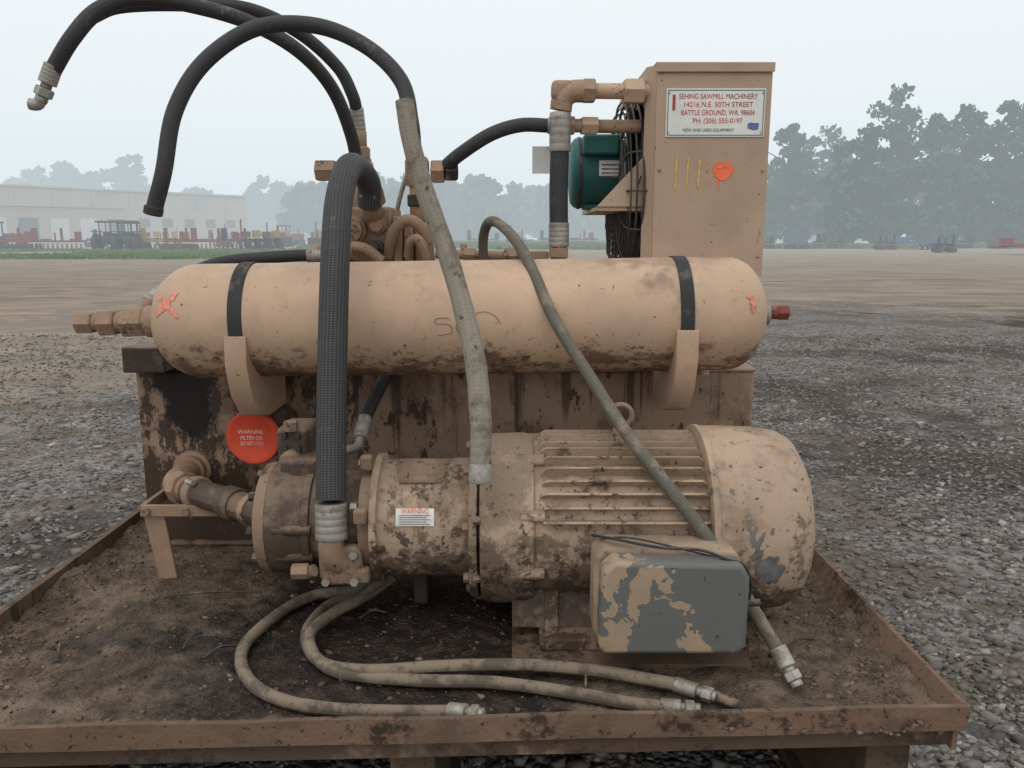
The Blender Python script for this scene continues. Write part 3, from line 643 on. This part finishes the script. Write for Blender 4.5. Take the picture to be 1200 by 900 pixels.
for k in range(5):
    a=2*math.pi*k/5+.3; d_=Vector((0,math.cos(a),math.sin(a))); e_=Vector((0,-math.sin(a),math.cos(a))); c0=Vector((X0-.02,cy,cz))
    V=[c0+d_*.04-e_*.02+Vector((.015,0,0)),c0+d_*.04+e_*.02-Vector((.015,0,0)),c0+d_*.22+e_*.06-Vector((.015,0,0)),c0+d_*.22-e_*.03+Vector((.02,0,0))]
    add('fan_blade',V,[(0,1,2,3)],'dark',g).modifiers.new('s','SOLIDIFY').thickness=.003
prism('motor_bracket_gusset',[(.205,1.118),(.334,1.255),(.334,1.118)],'y',1.985,1.99,'panel',g,.001)
box('motor_bracket_shelf',(.205,.334),(1.99,2.40),(1.108,1.1175),'panel',g,.001)
prism('motor_bracket_gusset',[(.205,1.118),(.334,1.255),(.334,1.118)],'y',2.39,2.395,'panel',g,.001)
lathe('fan_motor_body',(.152,2.2,1.212),(1,0,0),[(0,.05),(.004,.078),(.012,.088),(.02,.091),(.13,.091),(.14,.086),(.15,.06)],'green',g,48)
lathe('fan_motor_band',(.172,2.2,1.212),(1,0,0),[(0,.0915),(.001,.093),(.008,.093),(.009,.0915)],'dark',g,48)
box('fan_motor_conduit_box',(.18,.27),(2.09,2.14),(1.25,1.30),'green',g,.006)
box('fan_motor_base',(.19,.28),(2.15,2.25),(1.118,1.13),'green',g,.003)
V=[];F=[]
for i in range(9):
    a=R(-8+24*i/8)
    for x in (.222,.292): V.append((x,2.2-.0922*math.cos(a),1.212+.0922*math.sin(a)))
for i in range(8): F.append((2*i,2*i+1,2*i+3,2*i+2))
add('motor_nameplate',V,F,'white',g)
for zz in (1.195,1.205,1.215,1.225): box('nameplate_line',(.228,.28),(2.106,2.1065),(zz,zz+.003),'ink_dark',g,0)
cyl('inlet_pipe',(.19,1.975,1.383),(.334,1.985,1.383),.018,'tan',g)
hexn('inlet_nut',(.165,1.975,1.383),(.195,1.975,1.383),.029,'brass',g)
hexn('inlet_union',(.262,1.98,1.383),(.31,1.983,1.383),.03,'tan',g)
tube('inlet_elbow',[(.17,1.975,1.383),(.14,1.976,1.381),(.12,1.978,1.366),(.115,1.98,1.34)],.026,'brass',g)
box('inlet_elbow_body',(.092,.142),(1.955,2.003),(1.362,1.406),'brass',g,.012)
cyl('outlet_pipe',(.19,2.01,1.308),(.31,2.02,1.308),.016,'brass',g)
hexn('outlet_nut',(.12,2.0,1.308),(.15,2.0,1.308),.023,'brass',g)
hexn('outlet_nut',(.165,2.0,1.308),(.205,2.005,1.308),.022,'tan',g)
cyl('outlet_stem',(.145,2.0,1.308),(.17,2.0,1.308),.016,'brass',g)
box('paper_tag',(.050,.095),(2.045,2.0455),(1.20,1.265),'white',g,0)
SY=Y0-.0005
box('sign_plate',(.358,.588),(SY-.0022,SY),(1.276,1.384),'white',g,.0005)
def fr_(x0,x1,z0,z1,w,mat):
    for (a,b_,c_,d_) in ((x0,x1,z1-w,z1),(x0,x1,z0,z0+w),(x0,x0+w,z0+w,z1-w),(x1-w,x1,z0+w,z1-w)): box('sign_border',(a,b_),(SY-.0027,SY-.0022),(c_,d_),mat,g,0)
fr_(.361,.585,1.279,1.381,.002,'ink_green')
sx=.478
text('sign_line','SEHING SAWMILL MACHINERY',(sx,SY-.0026,1.361),.0165,'ink_red',g,.182)
text('sign_line','14216 N.E. 50TH STREET',(sx,SY-.0026,1.343),.0165,'ink_red',g,.16)
text('sign_line','BATTLE GROUND, WA. 98604',(sx,SY-.0026,1.325),.0165,'ink_red',g,.17)
text('sign_line','PH: (206) 555-0197',(sx,SY-.0026,1.307),.016,'ink_red',g,.115)
text('sign_line','NEW AND USED EQUIPMENT',(sx-.02,SY-.0026,1.288),.010,'ink_green',g,.12)
box('sign_bar',(.372,.379),(SY-.0029,SY-.0022),(1.335,1.37),'ink_red',g,0)
blob('sign_logo',.562,SY-.0029,1.300,.008,'ink_blue',g,18,3,1.7)
for k in range(3):
    x=.383+.027*k
    prism('yellow_mark',[(x,1.155+.004*k),(x+.0035,1.155),(x+.0065,1.235-.006*k),(x+.003,1.236-.004*k)],'y',Y0-.0014,Y0-.0004,'yellow',g,0)
blob('orange_spray_patch',.496,Y0-.0012,1.199,.018,'orange',g,34,5,1.25,.4)
box('orange_drip',(.487,.4882),(Y0-.0016,Y0-.0006),(1.155,1.185),'orange',g,0)
for a in range(30):
    x=.496+random.gauss(0,.019); z=1.199+random.gauss(0,.017); blob('orange_speck',x,Y0-.0010,z,random.uniform(.0008,.0025),'orange',g,7,a)
prism('spray_gap',[(.482,1.206),(.512,1.2075),(.512,1.2095),(.482,1.2085)],'y',Y0-.0021,Y0-.0013,'orange_f',g,0)
for (x,z) in ((X0+.01,1.42),(X1-.01,1.42),(X1-.012,1.0),(X1-.012,1.2),(X0+.012,1.2)):
    lathe('rivet',(x,Y0-.0004,z),(0,-1,0),[(0,.004),(.0015,.0035),(.0025,.0015)],'brass',g,12)
for (x,z) in ((.364,1.374),(.582,1.374),(.364,1.286),(.582,1.286)):
    lathe('sign_rivet',(x,SY-.0022,z),(0,-1,0),[(0,.003),(.0012,.0025)],'steel',g,10)
# ================================================================ GROUND
xs=np.concatenate([-np.geomspace(700,6.2,45),np.linspace(-6,6,170),np.geomspace(6.2,700,45)])
ys=np.concatenate([-np.geomspace(60,1,12),np.linspace(-.8,9,150),np.geomspace(9.2,1500,70)])
V=[];F=[]
mounds=[(-4.7,7.6,.5,.10),(-3.9,7.9,.35,.06),(-5.6,7.2,.6,.08),(-3.6,6.2,.5,.04),(4.5,9.5,.8,.05),(3.2,12,1.2,.05),(-6,10,1.2,.06)]
def hgt(x,y):
    p=Vector((x,y,0)); fall=max(0,1-math.hypot(x,y)/45)
    z=.022*noise.fractal(p*.7,.8,2.,4)*fall+.009*noise.noise(p*5)*fall*fall
    if y>5: z+=.02*math.sin(y*2.1+.5*math.sin(x*.3)+x*.12)*noise.noise(p*.25)*fall
    for mx,my,mr,mh in mounds:
        d=((x-mx)**2+((y-my)*1.3)**2)/mr**2
        if d<6: z+=mh*math.exp(-d)*(.7+.8*noise.noise(p*4))
    if -1.1<x<.85 and .9<y<2.8: z=min(z,.008)
    return z
for y in ys:
    for x in xs: V.append((x,y,hgt(x,y)))
w=len(xs)
for j in range(len(ys)-1):
    for i in range(w-1): a=j*w+i; F.append((a,a+1,a+w+1,a+w))
m,nt,b=newmat('dirt_and_gravel'); o=coords(nt)
sx_=nd(nt,'ShaderNodeSeparateXYZ'); L(nt,o,sx_.inputs[0])
thr=mth(nt,'ADD',rmp(nt,sx_.outputs[0],-1.5,2.0,4.8,12.),mth(nt,'MULTIPLY',mth(nt,'SUBTRACT',nz(nt,o,.5,4,.72),.5),12.))
gm=rmp(nt,mth(nt,'SUBTRACT',thr,sx_.outputs[1]),-1.5,1.5)
def voro(s):
    v=nd(nt,'ShaderNodeTexVoronoi'); v.inputs['Scale'].default_value=s; L(nt,o,v.inputs['Vector']); return v
v1=voro(62); v2=voro(27)
s1=nd(nt,'ShaderNodeSeparateColor'); L(nt,v1.outputs['Color'],s1.inputs[0]); s2=nd(nt,'ShaderNodeSeparateColor'); L(nt,v2.outputs['Color'],s2.inputs[0])
gc=mixc(nt,s1.outputs[0],(.085,.08,.075),(.31,.29,.27))
gc=mixc(nt,rmp(nt,s2.outputs[1],.6,.7),gc,mixc(nt,s2.outputs[2],(.08,.077,.075),(.3,.282,.26)))
gc=mixc(nt,mth(nt,'MULTIPLY',rmp(nt,nz(nt,o,1.3,4,.74),.47,.6),.85),gc,mixc(nt,s1.outputs[1],(.10,.08,.064),(.18,.148,.12)))
pd=mth(nt,'ADD',vdist(nt,coords(nt,scale=(.7,1,0)),(1.35,3.55,0)),mth(nt,'MULTIPLY',mth(nt,'SUBTRACT',nz(nt,o,2.2,4,.7),.5),1.6))
dk=mth(nt,'MAXIMUM',rmp(nt,nz(nt,coords(nt,loc=(4,3,0)),.55,4,.66),.53,.63),rmp(nt,pd,.62,.25))
gc=mixc(nt,mth(nt,'MULTIPLY',dk,.72),gc,(.05,.042,.037))
st=nz(nt,coords(nt,scale=(.35,1.3,1),rot=(0,0,R(12))),1.3,4,.76)
dc=mixc(nt,rmp(nt,st,.3,.7),(.21,.168,.13),(.345,.285,.222))
bl=nz(nt,o,.35,4,.78)
dc=mixc(nt,mth(nt,'MULTIPLY',rmp(nt,bl,.48,.62),.8),dc,(.215,.19,.165))
dc=mixc(nt,mth(nt,'MULTIPLY',rmp(nt,nz(nt,o,22,4,.78),.53,.68),.8),dc,(.13,.104,.083))
dc=mixc(nt,mth(nt,'MULTIPLY',rmp(nt,nz(nt,coords(nt,scale=(.25,1,1),rot=(0,0,R(-8)),loc=(1,2,0)),.9,4,.74),.54,.64),.6),dc,(.12,.094,.075))
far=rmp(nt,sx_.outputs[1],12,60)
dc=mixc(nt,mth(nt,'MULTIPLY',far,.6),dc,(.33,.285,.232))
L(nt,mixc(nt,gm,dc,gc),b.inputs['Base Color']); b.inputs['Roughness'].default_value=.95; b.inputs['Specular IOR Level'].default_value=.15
h=mth(nt,'ADD',mth(nt,'MULTIPLY',mth(nt,'SUBTRACT',1.,v1.outputs['Distance']),mth(nt,'ADD',mth(nt,'MULTIPLY',gm,1.0),.15)),nz(nt,o,18,4,.8))
bump(nt,b,h,1.,.014)
add('ground',V,F,m,None,True,ang=180)
n=56000
side=rng.random(n)<.62
y=1.0+7.5*rng.random(n)**1.45
x=np.where(side,.76+(.5+y*.62)*rng.random(n)**1.1,-1.03-(.3+y*.55)*rng.random(n)**1.1)
under=rng.random(n)<.06; x=np.where(under,rng.uniform(-1,.8,n),x); y=np.where(under,rng.uniform(.95,2.0,n),y)
keep=np.array([noise.noise(Vector((x[i]*1.2,y[i]*1.2,5)))+.5*noise.noise(Vector((x[i]*5,y[i]*5,1)))>-.15 or rng.random()<.4 for i in range(n)])
x=x[keep]; y=y[keep]; n=len(x)
P=np.stack([x,y,np.zeros(n)],1)
for i in range(n): P[i,2]=hgt(x[i],y[i])+.002
S=rng.uniform(.005,.012,n)*rng.choice([1,1,1,1.5,2.5],n,p=[.3,.28,.2,.18,.04])
stones('gravel',P,S,randmat('gravel_stone',[(.07,.066,.062),(.15,.14,.13),(.23,.215,.2),(.11,.104,.10),(.29,.27,.25),(.17,.145,.118),(.42,.40,.37)]))
def grass(name,area,n,h,col1,col2):
    m,nt,b=newmat(name+'_blades'); o=coords(nt)
    L(nt,mixc(nt,rmp(nt,nz(nt,o,.5,4),.35,.65),col1,col2),b.inputs['Base Color']); b.inputs['Roughness'].default_value=.9
    (xa,xb,ya,yb)=area
    x=rng.uniform(xa,xb,n); y=rng.uniform(ya,yb,n)
    keep=np.array([noise.noise(Vector((x[i]*.12,y[i]*.1,3)))>-.12-(.3 if abs((y[i]-(ya+yb)/2)/(yb-ya))<.35 else 0) for i in range(n)])
    x=x[keep];y=y[keep];k=len(x)
    a=rng.uniform(0,3.14,k); hh=h*rng.uniform(.4,1.2,k); w=h*.9
    V=np.zeros((k,4,3)); V[:,0]=np.stack([x-np.cos(a)*w,y-np.sin(a)*w,np.zeros(k)-.02],1); V[:,1]=np.stack([x+np.cos(a)*w,y+np.sin(a)*w,np.zeros(k)-.02],1)
    V[:,2]=V[:,1]*1; V[:,2,2]=hh; V[:,2,0]-=np.cos(a)*w*.5; V[:,3]=V[:,0]*1; V[:,3,2]=hh*rng.uniform(.5,1,k); V[:,3,0]+=np.cos(a)*w*.4
    quads(name,V,m)
grass('grass',(-60,-9,36,58),16000,.16,(.10,.17,.045),(.18,.25,.08))
grass('grass',(-16,14,60,130),14000,.35,(.11,.17,.05),(.18,.25,.09))
grass('grass',(18,110,64,80),9000,.3,(.11,.15,.06),(.18,.22,.1))
# ================================================================ TREES
def leafmat(name,dark,light):
    m,nt,b=newmat(name); o=coords(nt); geo=nd(nt,'ShaderNodeNewGeometry')
    f=mth(nt,'ADD',mth(nt,'MULTIPLY',geo.outputs['Random Per Island'],.45),mth(nt,'MULTIPLY',rmp(nt,nz(nt,o,.4,2),.35,.65),.55))
    L(nt,mixc(nt,f,dark,light),b.inputs['Base Color']); b.inputs['Roughness'].default_value=.9
    b.inputs['Specular IOR Level'].default_value=.1
    return m
def leaves(crowns,size,per):
    out=[]
    for (cx,cy_,cz_,rx,rz) in crowns:
        nb=int(16+rx*2.2)
        for _ in range(nb):
            d=rng.normal(size=3); d/=np.linalg.norm(d); q=rng.uniform(.35,.95)
            bc=np.array([cx,cy_,cz_])+d*q*np.array([rx,rx,rz]); br=rx*rng.uniform(.2,.4)
            k=int(per*rng.uniform(.7,1.3)); dd=rng.normal(size=(k,3)); dd/=np.linalg.norm(dd,axis=1)[:,None]
            out.append(bc+dd*br*(rng.uniform(.35,1.12,k)[:,None])*np.array([1,1,.75]))
    P=np.concatenate(out); P=P[P[:,2]>.1]; k=len(P)
    u=rng.normal(size=(k,3)); u/=np.linalg.norm(u,axis=1)[:,None]; v=np.cross(u,rng.normal(size=(k,3))); v/=np.linalg.norm(v,axis=1)[:,None]
    s=size*rng.uniform(.5,1.2,k)[:,None]
    return np.stack([P-u*s-v*s*.5,P+u*s*.6-v*s,P+u*s+v*s*.5,P-u*s*.5+v*s],1)
bark=plain('tree_bark',(.12,.11,.10),.9)
def tree(x,y,h,w,lm,name='deciduous_tree'):
    g=group(name,(x,y,0))
    tube('trunk',[(x,y,-.1),(x+.1,y,h*.3),(x-.15,y+.1,h*.6),(x,y,h*.85)],h*.018,bark,g,8,5,r2=h*.006)
    for k in range(5):
        a=rng.uniform(0,6.28); z0=h*rng.uniform(.15,.6)
        tube('limb',[(x,y,z0),(x+math.cos(a)*w*.35,y+math.sin(a)*w*.35,z0+h*.1),(x+math.cos(a)*w*.7,y+math.sin(a)*w*.7,z0+h*.16)],h*.007,bark,g,6,4,r2=h*.003)
    cr=[(x,y,h*.68,w*.7,h*.31)]
    for k in range(6):
        a=k*1.05+rng.uniform(-.4,.4); cr.append((x+math.cos(a)*w*.5,y+math.sin(a)*w*.5,h*(.17+.085*((k*3)%6)),w*.58,h*.16))
    quads('crown',leaves(cr,.27,72),lm,g)
lm=leafmat('tree_foliage',(.025,.065,.018),(.08,.14,.04))
for (x,y,h,w) in ((24.5,92,12.0,4.2),(29.5,88,13.2,4.0),(33,79,12.2,3.6),(38.3,81,15.8,4.6),(43,79,13.8,4.2),(47.5,78,14.6,4.2),(53,78,16.2,4.8),(59,80,15.5,5),(65,82,16,5),(37,96,14.2,4.7),(28,100,12.5,4.7),(49,94,15.2,5),(21,102,11.5,4),(-90,76,13,5),(75,80,16,5)):
    tree(x,y,h,w,lm)
def line(name,pts,lm,size,per):
    cr=[]
    for (x,y,h,w) in pts:
        cr.append((x,y,h*.62,w*.8,h*.36)); cr.append((x+rng.uniform(-2,2),y-1,h*.28,w*1.1,h*.28))
    quads(name,leaves(cr,size,per),lm)
lm2=leafmat('distant_foliage',(.03,.07,.025),(.07,.125,.045))
pts=[]; x=-40
while x<75:
    h=12+2.4*noise.noise(Vector((x*.12,1,0)))+rng.uniform(-1.4,1.4)+(2.2 if -28<x<-9 else 0); pts.append((x,162+rng.uniform(-6,10),h,rng.uniform(4,5.5))); x+=rng.uniform(3.2,5.0)
line('distant_trees',pts,lm2,.6,36)
pts=[]; x=-190
while x<-38:
    h=21+3.5*noise.noise(Vector((x*.07,4,0)))+rng.uniform(-2,2.2)-(7 if x>-92 else 0); pts.append((x,215+rng.uniform(-8,12),h,rng.uniform(3.8,5.5))); x+=rng.uniform(3.2,5.2)
line('distant_trees',pts,lm2,.75,30)
pts=[]; x=-300
while x<340:
    pts.append((x,330+rng.uniform(-10,20),13+rng.uniform(-3,3),rng.uniform(7,10))); x+=rng.uniform(6,9)
line('distant_trees',pts,lm2,1.3,24)
# ================================================================ HAZE (absorbing box over the far yard; its own glow stands in for airlight)
hm=bpy.data.materials.new('emissive_haze'); hm.use_nodes=True; nt=hm.node_tree; nt.nodes.remove(nt.nodes['Principled BSDF'])
va=nd(nt,'ShaderNodeVolumeAbsorption'); va.inputs['Color'].default_value=(0,0,0,1); va.inputs['Density'].default_value=.0052
em=nd(nt,'ShaderNodeEmission'); em.inputs['Color'].default_value=(.74,.835,.885,1); em.inputs['Strength'].default_value=.0052
ad=nd(nt,'ShaderNodeAddShader'); L(nt,va.outputs[0],ad.inputs[0]); L(nt,em.outputs[0],ad.inputs[1])
L(nt,ad.outputs[0],nt.nodes['Material Output'].inputs['Volume'])
box('glowing_haze_box',(-900,900),(16,1450),(-2,30),hm,None,0)
# ================================================================ WAREHOUSE
wallm=plain('warehouse_wall',(.42,.35,.26),.8,var=.06,sc_=.4); roofm=plain('warehouse_roof',(.40,.39,.36),.7,var=.08,sc_=.3); doorm=plain('warehouse_door',(.55,.55,.52),.7,var=.05); winm=plain('dark_opening',(.08,.085,.09),.4)
g=group('warehouse',(-62,100,0))
bd=Vector((20,30,0)).normalized(); bn=Vector((bd.y,-bd.x,0))
MB=Matrix(((bd.x,-bn.x,0,-62),(bd.y,-bn.y,0,100),(0,0,1,0),(0,0,0,1)))
box('main_hall',(-46,36),(0,26),(-.1,6.9),wallm,g,0,MB)
box('roof_parapet',(-46.2,36.2),(-.2,26.2),(6.95,7.2),roofm,g,0,MB)
box('office_wing',(-16,12),(-6,-.05),(-.1,4.4),wallm,g,0,MB); box('wing_roof',(-16.2,12.2),(-6.2,-.1),(4.42,4.6),roofm,g,0,MB)
for k in range(7): box('loading_door',(-12+3.6*k,-9.8+3.6*k),(-6.08,-6.01),(0.3,3.1),doorm if k%3 else winm,g,0,MB)
for k in range(6): box('wall_window',(14+3.6*k,15.6+3.6*k),(-.08,-.01),(2.2,3.4),winm,g,0,MB)
for k in range(16): box('wall_rib',(-46+5.2*k,-45.8+5.2*k),(-.12,-.02),(4.7,6.9),roofm,g,0,MB)
# ================================================================ MACHINERY YARD
cols={'r':plain('implement_red',(.24,.045,.04),.6),'g':plain('implement_green',(.03,.09,.035),.6),'k':plain('implement_dark',(.04,.038,.036),.7),'b':plain('implement_blue',(.07,.13,.24),.6),'y':plain('implement_yellow',(.38,.26,.05),.6),'w':plain('implement_white',(.45,.45,.43),.6),'u':plain('implement_rust',(.14,.08,.05),.8)}
tyre=plain('tyre_rubber',(.03,.03,.032),.85)
def wheel(g,xf,x,y,r,w,hub='w'):
    c=xf@Vector((x,y,r)); d=(xf.to_3x3()@Vector((1,0,0))).normalized()
    lathe('wheel',c-d*w/2,d,[(0,r*.5),(0,r*.8),(w*.15,r),(w*.85,r),(w,r*.8),(w,r*.5)],tyre,g,14)
    lathe('hub',c-d*(w/2+.01),d,[(0,r*.15),(.01,r*.48),(w,r*.48),(w+.01,r*.15)],cols[hub],g,8)
def implement(x,y,rot,kind,c,s=1.):
    nm={'tractor':'tractor','planter':'seed_planter','wagon':'grain_wagon','harrow':'disc_harrow','baler':'hay_baler','trailer':'flatbed_trailer'}[kind]
    g=group(nm,(x,y,0)); xf=Matrix.Translation((x,y,0))@Matrix.Rotation(rot,4,'Z')@Matrix.Scale(s,4); C=cols[c]
    B=lambda n_,a,b_,c_,m_=C: box(n_,a,b_,c_,m_,g,0,xf)
    if kind=='tractor':
        for sx2 in (-.85,.85): wheel(g,xf,sx2,-.9,.78*s,.45*s); wheel(g,xf,sx2*.85,1.35,.48*s,.3*s)
        B('hood',(-.35,.35),(0,1.9),(.75,1.45)); B('transmission',(-.25,.25),(-1.2,.3),(.5,1.0),cols['k']); B('cab_floor',(-.6,.6),(-1.2,0),(1.0,1.2))
        for px in (-.55,.5):
            for py in (-1.1,-.1): B('cab_post',(px,px+.06),(py,py+.06),(1.2,2.35),cols['k'])
        B('cab_roof',(-.7,.7),(-1.3,.1),(2.35,2.5)); B('seat',(-.25,.25),(-1.0,-.6),(1.2,1.6),cols['k']); B('fender',(-1.1,-.62),(-1.5,-.3),(1.55,1.62)); B('fender',(.62,1.1),(-1.5,-.3),(1.55,1.62)); B('exhaust',(.2,.27),(1.2,1.27),(1.45,2.2),cols['k'])
    elif kind=='planter':
        B('toolbar',(-1.7,1.7),(0,.2),(.8,1.0)); B('tongue',(-.1,.1),(.2,2.4),(.6,.75))
        for k in range(4):
            xx=-1.35+.9*k; B('seed_hopper',(xx-.28,xx+.28),(-.5,0),(1.1,1.6+.1*(k%2)),cols['y' if k%2 else 'u']); B('row_unit',(xx-.12,xx+.12),(-.9,0),(.2,1.05),cols['k']); wheel(g,xf,xx+.2,-.8,.25*s,.1*s,'u')
        wheel(g,xf,-1.85,.1,.45*s,.25*s); wheel(g,xf,1.85,.1,.45*s,.25*s)
        B('marker_arm',(-1.7,-1.6),(0,.1),(1.0,2.6)); B('marker_arm',(1.6,1.7),(0,.1),(1.0,2.1))
    elif kind=='wagon':
        for sx2 in (-.9,.9):
            for yy in (-1.2,1.3): wheel(g,xf,sx2,yy,.42*s,.25*s)
        B('chassis',(-.5,.5),(-1.8,1.8),(.55,.7),cols['k'])
        Vv=[(-.6,-1.2,.8),(.6,-1.2,.8),(.6,1.2,.8),(-.6,1.2,.8),(-1.2,-1.9,2.0),(1.2,-1.9,2.0),(1.2,1.9,2.0),(-1.2,1.9,2.0)]
        add('grain_box',[tuple(xf@Vector(v)) for v in Vv],BF,C,g,False); B('drawbar',(-.06,.06),(1.8,3.3),(.5,.6),cols['k'])
        B('box_rail',(-1.25,1.25),(-1.95,-1.85),(1.95,2.1))
    elif kind=='harrow':
        B('frame_beam',(-2.0,2.0),(.5,.65),(.7,.85)); B('frame_beam',(-2.0,2.0),(-.8,-.65),(.7,.85)); B('frame_rail',(-1.2,-1.08),(-.8,1.2),(.86,.98)); B('frame_rail',(1.08,1.2),(-.8,1.2),(.86,.98)); B('mast',(-.1,.1),(.5,.6),(.85,1.9)); B('hitch_brace',(-.6,-.5),(.5,.6),(.85,1.5)); B('folded_wing',(-2.0,-1.5),(-.6,-.5),(.85,1.9)); B('folded_wing',(1.45,2.0),(-.6,-.5),(.85,1.6))
        for k in range(11):
            xx=-1.9+.38*k; d=xf.to_3x3()@Vector((1,.3,0)).normalized()
            for yy in (.55,-.75): lathe('disc',xf@Vector((xx,yy,.32)),d,[(0,.3*s),(.03,.28*s)],cols['u'],g,10)
    elif kind=='baler':
        wheel(g,xf,-1.1,-.2,.45*s,.28*s); wheel(g,xf,1.1,-.2,.45*s,.28*s); B('bale_chamber',(-.6,.6),(-1.6,1.2),(.6,1.7)); B('pickup_head',(-1.6,-.6),(.2,1.2),(.35,.9),cols['k']); B('bale_chute',(-.35,.35),(-3.0,-1.6),(.6,1.1),cols['u']); B('drawbar',(-.08,.08),(1.2,3.2),(.55,.68)); B('flywheel_guard',(-.3,.3),(1.2,1.5),(.8,1.5),cols['k'])
    else:
        for yy in (-2.2,-1.3): wheel(g,xf,-1.0,yy,.38*s,.22*s); wheel(g,xf,1.0,yy,.38*s,.22*s)
        B('deck',(-1.2,1.2),(-3.6,3.2),(.8,.95)); B('side_rail',(-1.25,-1.2),(-3.6,3.2),(.7,.98)); B('side_rail',(1.2,1.25),(-3.6,3.2),(.7,.98)); B('drawbar',(-.1,.1),(3.2,4.8),(.6,.75)); B('headboard',(-1.2,1.2),(3.1,3.2),(.95,1.5))
rr=random.Random(11)
spots=[(-34.8,57,'harrow','r'),(-32.2,58,'harrow','r'),(-30.3,64,'tractor','k'),(-28.4,58,'tractor','k'),(-26.6,57,'tractor','g'),(-24.6,58,'harrow','y'),(-22.8,56,'harrow','r'),(-21.0,58,'harrow','r'),(-19.3,59,'harrow','k'),(-17.6,57,'planter','r'),(-38,61,'tractor','r'),(-42,60,'wagon','u'),(-15.5,66,'planter','u'),(-12.5,74,'trailer','b'),(-31,72,'planter','y'),(-26,74,'planter','g'),(-36,72,'harrow','k'),(-21,73,'planter','k'),(-17,77,'harrow','u'),(-28,80,'harrow','u'),(-23,84,'tractor','r'),(-13,84,'harrow','r'),(-3,84,'harrow','u'),(.5,88,'planter','k'),(4.5,86,'harrow','k'),(7,82,'harrow','r'),(12,80,'planter','u'),(15,78,'harrow','k')]
for (x,y,k,c) in spots: implement(x,y,rr.uniform(-1.3,1.3),k,c,.82)
for k in range(13):
    x=19.5+k*2.7+rr.uniform(-.6,.6); implement(x,61+rr.uniform(-3,5),rr.uniform(-.4,.4)+1.57*(k%2),rr.choice(['harrow','planter','harrow','trailer','harrow','harrow']),rr.choice(['b','u','k','b','k','r']),.62)
implement(29,44.5,1.5,'trailer','r',.6); implement(33,45,1.62,'trailer','r',.6); implement(26.5,50,1.3,'harrow','k',.55)
def car(x,y,rot,c):
    g=group('parked_car',(x,y,0)); xf=Matrix.Translation((x,y,0))@Matrix.Rotation(rot,4,'Z')
    pf0=[(-2.2,.35),(2.2,.35),(2.25,.7),(2.1,.88),(1.1,.95),(.5,1.42),(-1.2,1.45),(-1.9,1.0),(-2.25,.9)]
    def pr(nm,pf,a0,a1,mt):
        V=[tuple(xf@Vector((p,a,q))) for a in (a0,a1) for p,q in pf]; n=len(pf)
        add(nm,V,[tuple(range(n)),tuple(range(2*n-1,n-1,-1))]+[(i,i+n,(i+1)%n+n,(i+1)%n) for i in range(n)],mt,g,False)
    pr('body',pf0,-.85,.85,cols[c]); pr('side_windows',[(-1.55,1.0),(.85,1.0),(.42,1.36),(-1.15,1.38)],-.87,.87,winm)
    for px in (-1.4,1.4):
        for py in (-.8,.8):
            cpt=xf@Vector((px,py,.32)); d=xf.to_3x3()@Vector((0,1,0)); lathe('wheel',cpt-d*.1,d,[(0,.3),(.02,.32),(.18,.32),(.2,.3)],tyre,g,14)
for (x,y,r_,c) in ((-36,118,.3,'w'),(-31,120,.1,'w'),(-27,119,.2,'k'),(-24,122,0,'w'),(-40,117,.3,'b'),(-20,121,.1,'r')): car(x,y,r_,c)
# ================================================================ LIGHT
W=bpy.data.worlds.new('World'); sc.world=W; W.use_nodes=True; nt=W.node_tree; bg=nt.nodes['Background']
EL,AZ=R(62),R(205)
sky=nd(nt,'ShaderNodeTexSky',sky_type='NISHITA'); sky.sun_disc=False; sky.sun_elevation=EL; sky.sun_rotation=AZ; sky.dust_density=4; sky.air_density=1.2
mx=mixc(nt,.9,sky.outputs[0],(9.8,9.95,9.95)); L(nt,mx,bg.inputs[0]); bg.inputs[1].default_value=.105
sl=bpy.data.lights.new('sun','SUN'); sl.energy=.7; sl.angle=R(40); sl.color=(1,.97,.92); so=bpy.data.objects.new('sun',sl); sc.collection.objects.link(so)
d=Vector((math.sin(AZ)*math.cos(EL),math.cos(AZ)*math.cos(EL),math.sin(EL)))
so.rotation_euler=d.to_track_quat('Z','Y').to_euler(); so.location=(-3,-4,8)
# ================================================================ CAMERA
cam=bpy.data.cameras.new('camera'); co=bpy.data.objects.new('camera',cam); sc.collection.objects.link(co)
cam.sensor_width=36; cam.lens=28.2; cam.clip_end=3000; cam.clip_start=.02
co.location=(0,0,1.05); co.rotation_euler=(R(90-10.5),0,0)
sc.camera=co
